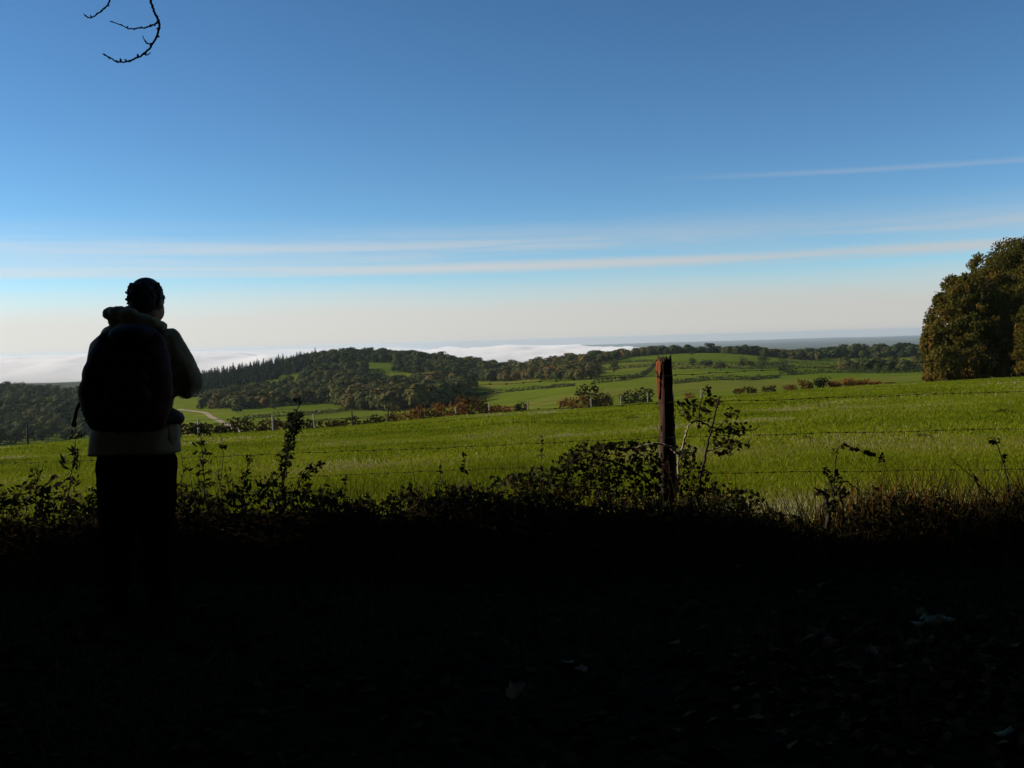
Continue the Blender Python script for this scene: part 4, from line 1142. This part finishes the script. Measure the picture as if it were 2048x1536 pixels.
def build_person():
    root = empty('person', PB)
    tag(root, 'person seen from behind in a tan hooded jacket, forearms raised, looking over the valley', 'person')
    YAW = Matrix.Rotation(math.radians(-16), 3, 'Z')       # head turned to the right
    hc = Lp(296, 600, .02)
    def hd(x, y, z):                                       # head frame: y forward, x right
        return hc + np.array(YAW @ Vector((x, y, z)))
    sh_l, sh_r = Lp(214, 702, .02), Lp(334, 686, .02)
    el_l, el_r = Lp(190, 790, .13), Lp(379, 764, .08)
    wr_l, wr_r = Lp(262, 742, .40), Lp(318, 730, .38)
    hip_l, hip_r = Lp(236, 925), Lp(310, 925)
    kn_l, kn_r = Lp(234, 1080, .03), Lp(313, 1082, .02)
    an_l, an_r = Lp(230, 1205, -.02), Lp(318, 1205, .0)
    # --- body: head with a face, neck, trunk, arms, hands with fingers, legs
    P = [('e', hd(.020, .02, -.06), (.050, .06, .06), YAW), ('e', hd(0, -.008, .022), (.080, .097, .098), YAW), ('e', hd(0, .028, -.045), (.062, .070, .075), YAW), ('e', hd(0, .055, -.092), (.036, .034, .028), YAW),
         ('e', hd(0, .102, -.030), (.014, .022, .026), YAW), ('e', hd(0, .090, -.072), (.024, .014, .010), YAW), ('e', hd(0, .084, .012), (.055, .016, .012), YAW),
         ('e', hd(.080, -.004, -.022), (.012, .022, .034), YAW), ('e', hd(-.080, -.004, -.022), (.012, .022, .034), YAW),
         ('e', hd(.034, .078, -.008), (.014, .012, .010), YAW), ('e', hd(-.034, .078, -.008), (.014, .012, .010), YAW),
         ('c', Lp(280, 668, .02), hd(.01, -.02, -.06), .070, .066),
         ('e', Lp(268, 720), (.185, .115, .20)), ('e', Lp(270, 830, .02), (.175, .13, .22)), ('e', Lp(272, 905), (.17, .12, .11)),
         ('c', sh_l, sh_r, .058, .058), ('c', sh_l, el_l, .055, .046), ('c', el_l, wr_l, .044, .030), ('c', sh_r, el_r, .055, .046), ('c', el_r, wr_r, .044, .030),
         ('c', hip_l, kn_l, .085, .058), ('c', kn_l, an_l, .056, .038), ('c', hip_r, kn_r, .085, .058), ('c', kn_r, an_r, .056, .038),
         ('c', an_l, an_l + [-.01, .13, -.035], .036, .030), ('c', an_r, an_r + [.02, .13, -.035], .036, .030)]
    for w, s in ((wr_l, 1), (wr_r, -1)):                   # hands, one folded over the other before the chest
        palm = w + np.array([s * .055, .010, .012])
        P += [('c', w, palm, .028, .034)]
        for k, (dz, ln) in enumerate([(.030, .075), (.011, .085), (-.008, .080), (-.027, .062)]):
            a = palm + [s * .012, .006, dz]; b = a + [s * ln * .55, .012, -.002]; c = b + [s * ln * .30, -.022, -.004]
            P += [('c', a, b, .0105, .0095), ('c', b, c, .0095, .0085)]
        t0 = palm + [-s * .010, -.004, .030]
        P += [('c', t0, t0 + [s * .030, -.012, .030], .012, .011), ('c', t0 + [s * .030, -.012, .030], t0 + [s * .055, -.010, .034], .011, .009)]
    fuse('body', P, .0075, M['skin'], root, 4)
    # --- hair: a fringe round the back and sides, crown bare
    r = rng_of(300); Hh = [('e', hd(0, -.016, .020), (.0835, .0955, .0985), YAW), ('e', hd(0, -.040, -.035), (.074, .062, .060), YAW)]
    for k in range(260):
        a = r.uniform(math.radians(150), math.radians(390)); z = r.uniform(-.085, .085)
        w_ = math.sqrt(max(.05, 1 - ((z - .022) / .108) ** 2))
        Hh.append(('e', hd(.084 * w_ * math.cos(a), -.016 + .098 * w_ * math.sin(a), z), tuple(r.uniform(.005, .012, 3))))
    for k in range(22):                                    # loose curls standing off on the left side
        Hh.append(('e', hd(-.084 - r.uniform(0, .014), r.uniform(-.06, .0), r.uniform(-.03, .05)), tuple(r.uniform(.005, .009, 3))))
    fuse('hair', Hh, .005, M['hair'], root, 1)
    # --- jacket with hood
    J = [('e', Lp(266, 715, .01), (.225, .155, .20)), ('e', Lp(268, 790, .03), (.222, .175, .19)), ('e', Lp(269, 850, .03), (.232, .178, .13)), ('c', Lp(215, 872, .02), Lp(325, 872, .02), .100, .100),
         ('c', sh_l, sh_r, .092, .088), ('e', Lp(272, 660, .02), (.115, .085, .06)),
         ('c', sh_l, el_l, .092, .084), ('c', el_l, wr_l, .074, .050), ('c', sh_r, el_r, .090, .080), ('c', el_r, wr_r, .074, .050),
         ('e', Lp(372, 782, .06), (.055, .06, .045)), ('e', Lp(352, 735, .04), (.07, .07, .10))]
    jk = fuse('jacket', J, .012, M['jacket'], root, 7)
    wrinkle(jk, .030, 9, 71, .55); wrinkle(jk, .012, 26, 72, .6)
    # straight hem band below the pack
    a = np.linspace(0, 2 * np.pi, 64, endpoint=False); V = []
    c0 = Lp(269, 868, .02)
    for k, z in enumerate(np.linspace(.03, -.098, 8)):
        rx = .224 + .002 * k + .006 * np.sin(a * 7 + k * .3); ry = .172 + .006 * np.sin(a * 5 + k * .4)
        V.append(np.stack([c0[0] + rx * np.cos(a), c0[1] + ry * np.sin(a), np.full(64, c0[2] + z) + .006 * np.sin(a * 3)], 1))
    rx = .212; V.append(np.stack([c0[0] + rx * np.cos(a), c0[1] + .160 * np.sin(a), np.full(64, c0[2] - .085)], 1))
    V = np.concatenate(V); i = np.arange(8)[:, None] * 64; j = np.arange(64)[None]
    q = np.stack([i + j, i + 64 + j, i + 64 + (j + 1) % 64, i + (j + 1) % 64], -1).reshape(-1, 4)
    mk('hem', V, q, M['jacket'], jk, smooth=True)
    Hd = [('e', Lp(222, 626, -.05), (.044, .05, .034)), ('e', Lp(238, 624, -.08), (.05, .05, .034)), ('e', Lp(258, 632, -.11), (.055, .05, .040)), ('e', Lp(280, 640, -.11), (.055, .05, .038)),
          ('e', Lp(302, 647, -.09), (.050, .05, .034)), ('e', Lp(320, 652, -.05), (.036, .05, .026)), ('c', Lp(232, 645, -.02), Lp(262, 622, .04), .040, .036), ('c', Lp(318, 655, 0), Lp(308, 648, .08), .032, .030),
          ('e', Lp(270, 655, -.10), (.10, .05, .045))]
    hood = fuse('hood', Hd, .008, M['jacket'], jk, 5); wrinkle(hood, .018, 22, 73)
    # --- trousers and boots
    T = [('e', Lp(271, 905, .01), (.205, .155, .12)), ('c', hip_l, kn_l, .118, .090), ('c', kn_l, an_l + [0, 0, .02], .088, .072), ('c', hip_r, kn_r, .118, .090), ('c', kn_r, an_r + [0, 0, .02], .088, .072)]
    tr = fuse('trousers', T, .012, M['trousers'], root, 5); wrinkle(tr, .022, 10, 74, .8)
    for an, s in ((an_l, -.02), (an_r, .03)):
        z0 = float(H(*(PB + an)[:2])) - PB[2]
        f = np.array([an[0], an[1], z0])
        Bt = [('c', f + [0, -.02, .14], f + [0, -.02, .055], .058, .052), ('c', f + [0, -.04, .046], f + [s, .16, .042], .050, .044), ('e', f + [s * .7, .07, .022], (.055, .135, .026))]
        fuse('boot', Bt, .010, M['boot'], root, 3)
build_person()

def build_backpack():
    c = Lp(250, 752, -.24)
    root = empty('backpack', PB + Lp(250, 860, -.22))
    tag(root, 'dark red and black hiking backpack worn by the person', 'backpack')
    off = -Lp(250, 860, -.22)
    def put(o): o.location = Vector(off); return o
    main = put(fuse('main_bag', [('c', Lp(222, 686, -.20), Lp(304, 688, -.20), .074, .074), ('c', Lp(216, 720, -.22), Lp(304, 720, -.22), .100, .098), ('c', Lp(206, 750, -.23), Lp(306, 750, -.23), .104, .102), ('c', Lp(199, 785, -.23), Lp(307, 785, -.23), .106, .102),
                                 ('c', Lp(202, 812, -.23), Lp(306, 812, -.23), .102, .098), ('c', Lp(204, 836, -.21), Lp(306, 836, -.21), .078, .076)], .012, M['pack_red'], root, 10)); wrinkle(main, .012, 12, 81)
    lid = put(fuse('lid', [('c', Lp(240, 676, -.20), Lp(292, 674, -.20), .066, .064), ('e', Lp(264, 672, -.22), (.12, .10, .06))], .011, M['pack_black'], root, 8)); wrinkle(lid, .010, 16, 82)
    put(fuse('front_pocket', [('c', Lp(228, 792, -.325), Lp(284, 792, -.325), .052, .052), ('c', Lp(230, 755, -.325), Lp(282, 755, -.325), .045, .045)], .010, M['pack_black'], root, 8))
    for y0, y1 in ((706, 690), (728, 722)):                 # compression straps over the bag
        C = curve([Lp(196, y0 + 30, -.24), Lp(215, y0 + 12, -.325), Lp(256, y0 + 8, -.345), Lp(296, y0 + 12, -.325), Lp(312, y0 + 30, -.24)], 24)
        put(mk('strap', *tube(C, .009, 6), M['pack_black'], root))
    for px in (186, 320):
        put(fuse('side_pocket', [('c', Lp(px, 785, -.20), Lp(px + (4 if px < 200 else -4), 832, -.20), .050, .054)], .009, M['pack_black'], root, 6))
    for s in (-1, 1):
        x = 262 + s * 40
        C = curve([Lp(x, 694, -.12), Lp(x + s * 4, 670, -.02), Lp(x + s * 10, 668, .13), Lp(x + s * 12, 740, .20), Lp(x + s * 22, 815, .12), Lp(x + s * 14, 832, -.14)], 40)
        V, q = tube(C, .020, 8); put(mk('shoulder_strap', V, q, M['pack_black'], root, smooth=True))
    C = curve([Lp(312, 838, -.20), Lp(345, 832, -.12), Lp(358, 836, .02), Lp(345, 842, .16), Lp(270, 846, .23), Lp(195, 842, .16), Lp(180, 838, .0), Lp(192, 838, -.14), Lp(222, 838, -.20)], 50)
    V, q = tube(C, .030, 8); belt = put(mk('hip_belt', V, q, M['pack_black'], root, smooth=True))
    o = fuse('belt_pocket', [('c', Lp(334, 826, -.13), Lp(350, 834, -.03), .040, .040)], .009, M['pack_red'], belt, 4)
    C = curve([Lp(172, 792, -.20), Lp(160, 806, -.22), Lp(153, 822, -.22), Lp(149, 840, -.22), Lp(147, 854, -.22)], 16)
    V, q = tube(C, [.009] * (len(C) - 3) + [.013, .013, .008], 6); put(mk('loose_strap', V, q, M['pack_black'], root))
build_backpack()

# ------------------------------------------------------------------ added unseen shade trees: above, behind and left of the viewer
K_SUN = math.cos(SUN_AZ) / math.tan(SUN_EL)
EDGE = 6.25
def shade_tree(label, x, y, h, w, bottom, seed, n=6500, leaf=.55):
    r = rng_of(seed); b = np.array([x, y, float(H(x, y))])
    root = empty('broadleaf_tree', b); tag(root, label, 'tree', 'trees of the wood behind the viewpoint')
    lobes = []
    for k in range(46):
        z = r.uniform(bottom / h, .95); a = r.uniform(0, 6.28); q = w * r.uniform(0, .85) ** .6 * math.sqrt(max(.1, 1 - ((z - .5) / .56) ** 2))
        s = w * r.uniform(.22, .36); lobes.append((q * math.cos(a), q * math.sin(a), z * h, s, s, s * .7))
    lobes = np.array(lobes); wt = lobes[:, 3] ** 2; k = r.choice(len(lobes), n, p=wt / wt.sum())
    dr = rand_dir(r, n); C = lobes[k, :3] + dr * lobes[k, 3:] * np.cbrt(r.uniform(.1, 1.1, (n, 1)))
    W = C + b
    rag = .6 * (vnoise(W[:, 0] / 1.3, W[:, 2] / 1.1, 91) - .5)
    keep = (W[:, 1] - K_SUN * W[:, 2] < EDGE + rag) & (W[:, 2] > max(.4, bottom * .6))  # leaves cut back along the sun's slant so the shade ends near the fence
    clear = (W[:, 1] > .3) & (np.abs(W[:, 0]) < .75 * W[:, 1] + 1.2)       # crowns end above and beside the view
    keep &= ~(clear & (W[:, 2] < 2.6 + .46 * W[:, 1]))
    keep &= np.hypot(W[:, 0], np.hypot(W[:, 1], W[:, 2] - 1.5)) > 2.2
    C = C[keep]; dr = dr[keep]; n = len(C)
    V, q = leaves(C, unit(rand_dir(r, n) + [0, 0, .6]), leaf * r.uniform(.6, 1.3, n), r, .75)
    mk('crown', V, q, M['shade_leaf'], root, r.uniform(0, 1, n))
    mb = MB(); tr = curve([[0, 0, -.3], [.15, .1, h * .35], [0, -.1, h * .8]], 12)
    mb.add(*tube(tr, np.linspace(.38, .08, len(tr)), 9))
    for k in range(8):
        a = k * 2.4; z = max(h * (.25 + .07 * k), bottom); L_ = w * .6
        e = np.array([L_ * math.cos(a), L_ * math.sin(a), z + .12 * h]); we = e + b
        if we[1] > 0 and abs(we[0]) < .75 * we[1] + 1.5 and we[2] < 3 + .5 * we[1]: continue
        if we[1] - K_SUN * we[2] > EDGE: continue
        mb.add(*tube(curve([[0, 0, z], e * [.5, .5, 1] + [0, 0, -.03 * h], e], 8), np.linspace(.14, .03, 9), 5))
    mb.build('trunk', M['bark'], root)
    return root
SHADE = [(-13, 6, 17, 7.5, 1.0), (-20.5, 6.6, 18, 8.5, 1.0), (-28, 7.5, 18, 9, 1.0), (-9.5, -1.5, 17, 7.5, 4.5), (-18, 1, 18, 8, 1), (-6, -9, 18, 8, 1), (3.5, -8, 18, 8, 1), (5.5, -2.0, 17, 7, 4.6),
         (12, -4, 17, 8, 1), (14, 4.5, 16, 7.5, 1.0), (21, 1, 17, 8, 1), (-15, -9, 17, 8, .6), (13, -13, 18, 8, .6), (-3, -17, 18, 9, .6), (-27, -1, 17, 8, .6), (22, 9, 15, 7, .8), (-1.5, -2.6, 18, 7.5, 5.5), (-16, 7.2, 17, 7.5, 1), (-23, 5, 18, 8, 1)]
WHERE = ['nearest at left', 'second at left', 'third at left', 'behind left shoulder', 'far left', 'behind at left', 'behind at right', 'behind right shoulder', 'right rear', 'nearest at right', 'far right',
         'left rear', 'right rear depth', 'straight behind', 'outer left', 'outer right', 'overhead', 'between the first two at left', 'behind the first three at left']
for i, ((x, y, h, w, bt), wh) in enumerate(zip(SHADE, WHERE)):
    shade_tree('leafy tree outside the picture that shades the lane, %s' % wh, x, y, h, w, bt, 400 + i)

# the overhanging tree whose bare twigs hang into the sky at the top left
def hanging_twigs():
    d = 4.0
    b = np.array([-5.2, 1.2, float(H(-5.2, 1.2))])
    root = empty('overhanging_tree', b); tag(root, 'tree whose thin bare twigs hang into the sky at top left', 'tree')
    tr = curve([[0, 0, -.3], [.1, 0, 2.5], [-.1, .1, 5.5], [.1, 0, 8]], 14)
    mb = MB(); mb.add(*tube(tr, np.linspace(.20, .07, len(tr)), 9))
    limb = curve([b + [0, 0, 4.6], b + [1.5, 1.2, 5.2], b + [3.0, 2.3, 4.9], at(300, -420, d)], 20) - b
    mb.add(*tube(limb, np.linspace(.07, .012, len(limb)), 7)); mb.build('trunk', M['bark'], root)
    r = rng_of(420)
    tw = [([(300, -420), (292, -180), (296, -60), (301, 0), (308, 22), (317, 40), (319, 56), (311, 78), (298, 98), (280, 112), (258, 122), (240, 124), (225, 119), (210, 110)], .0055),
          ([(316, 41), (309, 49), (300, 53), (280, 56), (260, 57), (246, 52), (225, 44)], .0038),
          ([(303, 87), (295, 87), (290, 82), (287, 76)], .0028), ([(288, 106), (293, 110), (298, 108)], .0026),
          ([(300, -420), (262, -160), (232, -30), (221, 0), (214, 12), (205, 20), (193, 29), (180, 35), (172, 32)], .0042), ([(253, 122), (252, 119)], .002)]
    for pl, rad in tw:
        C = curve([at(x, y, d) for x, y in pl], 5 * len(pl)); C[1:-1] += r.normal(0, .0012, (len(C) - 2, 3))
        mb = MB(); mb.add(*tube(C, np.linspace(rad, rad * .5, len(C)), 6))
        for k in range(2, len(C) - 1, 4):                  # buds
            e = C[k] + unit(r.normal(size=3)) * rad * 2.6
            mb.add(*tube([C[k], .5 * (C[k] + e), e], [rad * .8, rad * .9, rad * .2], 5))
        e = C[-1]; mb.add(*tube([e, e + unit(C[-1] - C[-3]) * .012], [rad * .9, rad * .2], 5))
        mb.build('twig', M['twig'], root, origin=b)
hanging_twigs()

# ------------------------------------------------------------------ the haze of the autumn morning
def haze():
    lo, hi, w = -330.0, 34.0, 46000.0
    V = [(x, y, z) for z in (lo, hi) for y in (-w, w) for x in (-w, w)]
    Fq = np.array([[0, 2, 3, 1], [4, 5, 7, 6], [0, 1, 5, 4], [2, 6, 7, 3], [0, 4, 6, 2], [1, 3, 7, 5]])
    m = bpy.data.materials.new('morning_haze'); m.use_nodes = True
    N, L, new = nodes_of(m.node_tree)
    v = new('ShaderNodeVolumePrincipled')
    v.inputs['Color'].default_value = (.76, .89, 1.0, 1)
    v.inputs['Density'].default_value = HAZE_DENSITY
    v.inputs['Anisotropy'].default_value = 0.2
    o = new('ShaderNodeOutputMaterial'); L.new(v.outputs[0], o.inputs['Volume'])
    tag(mk('haze', V, Fq, m), 'thin blue morning haze over the valley and plain', kind='stuff')
HAZE_DENSITY = 3.0e-5
haze()
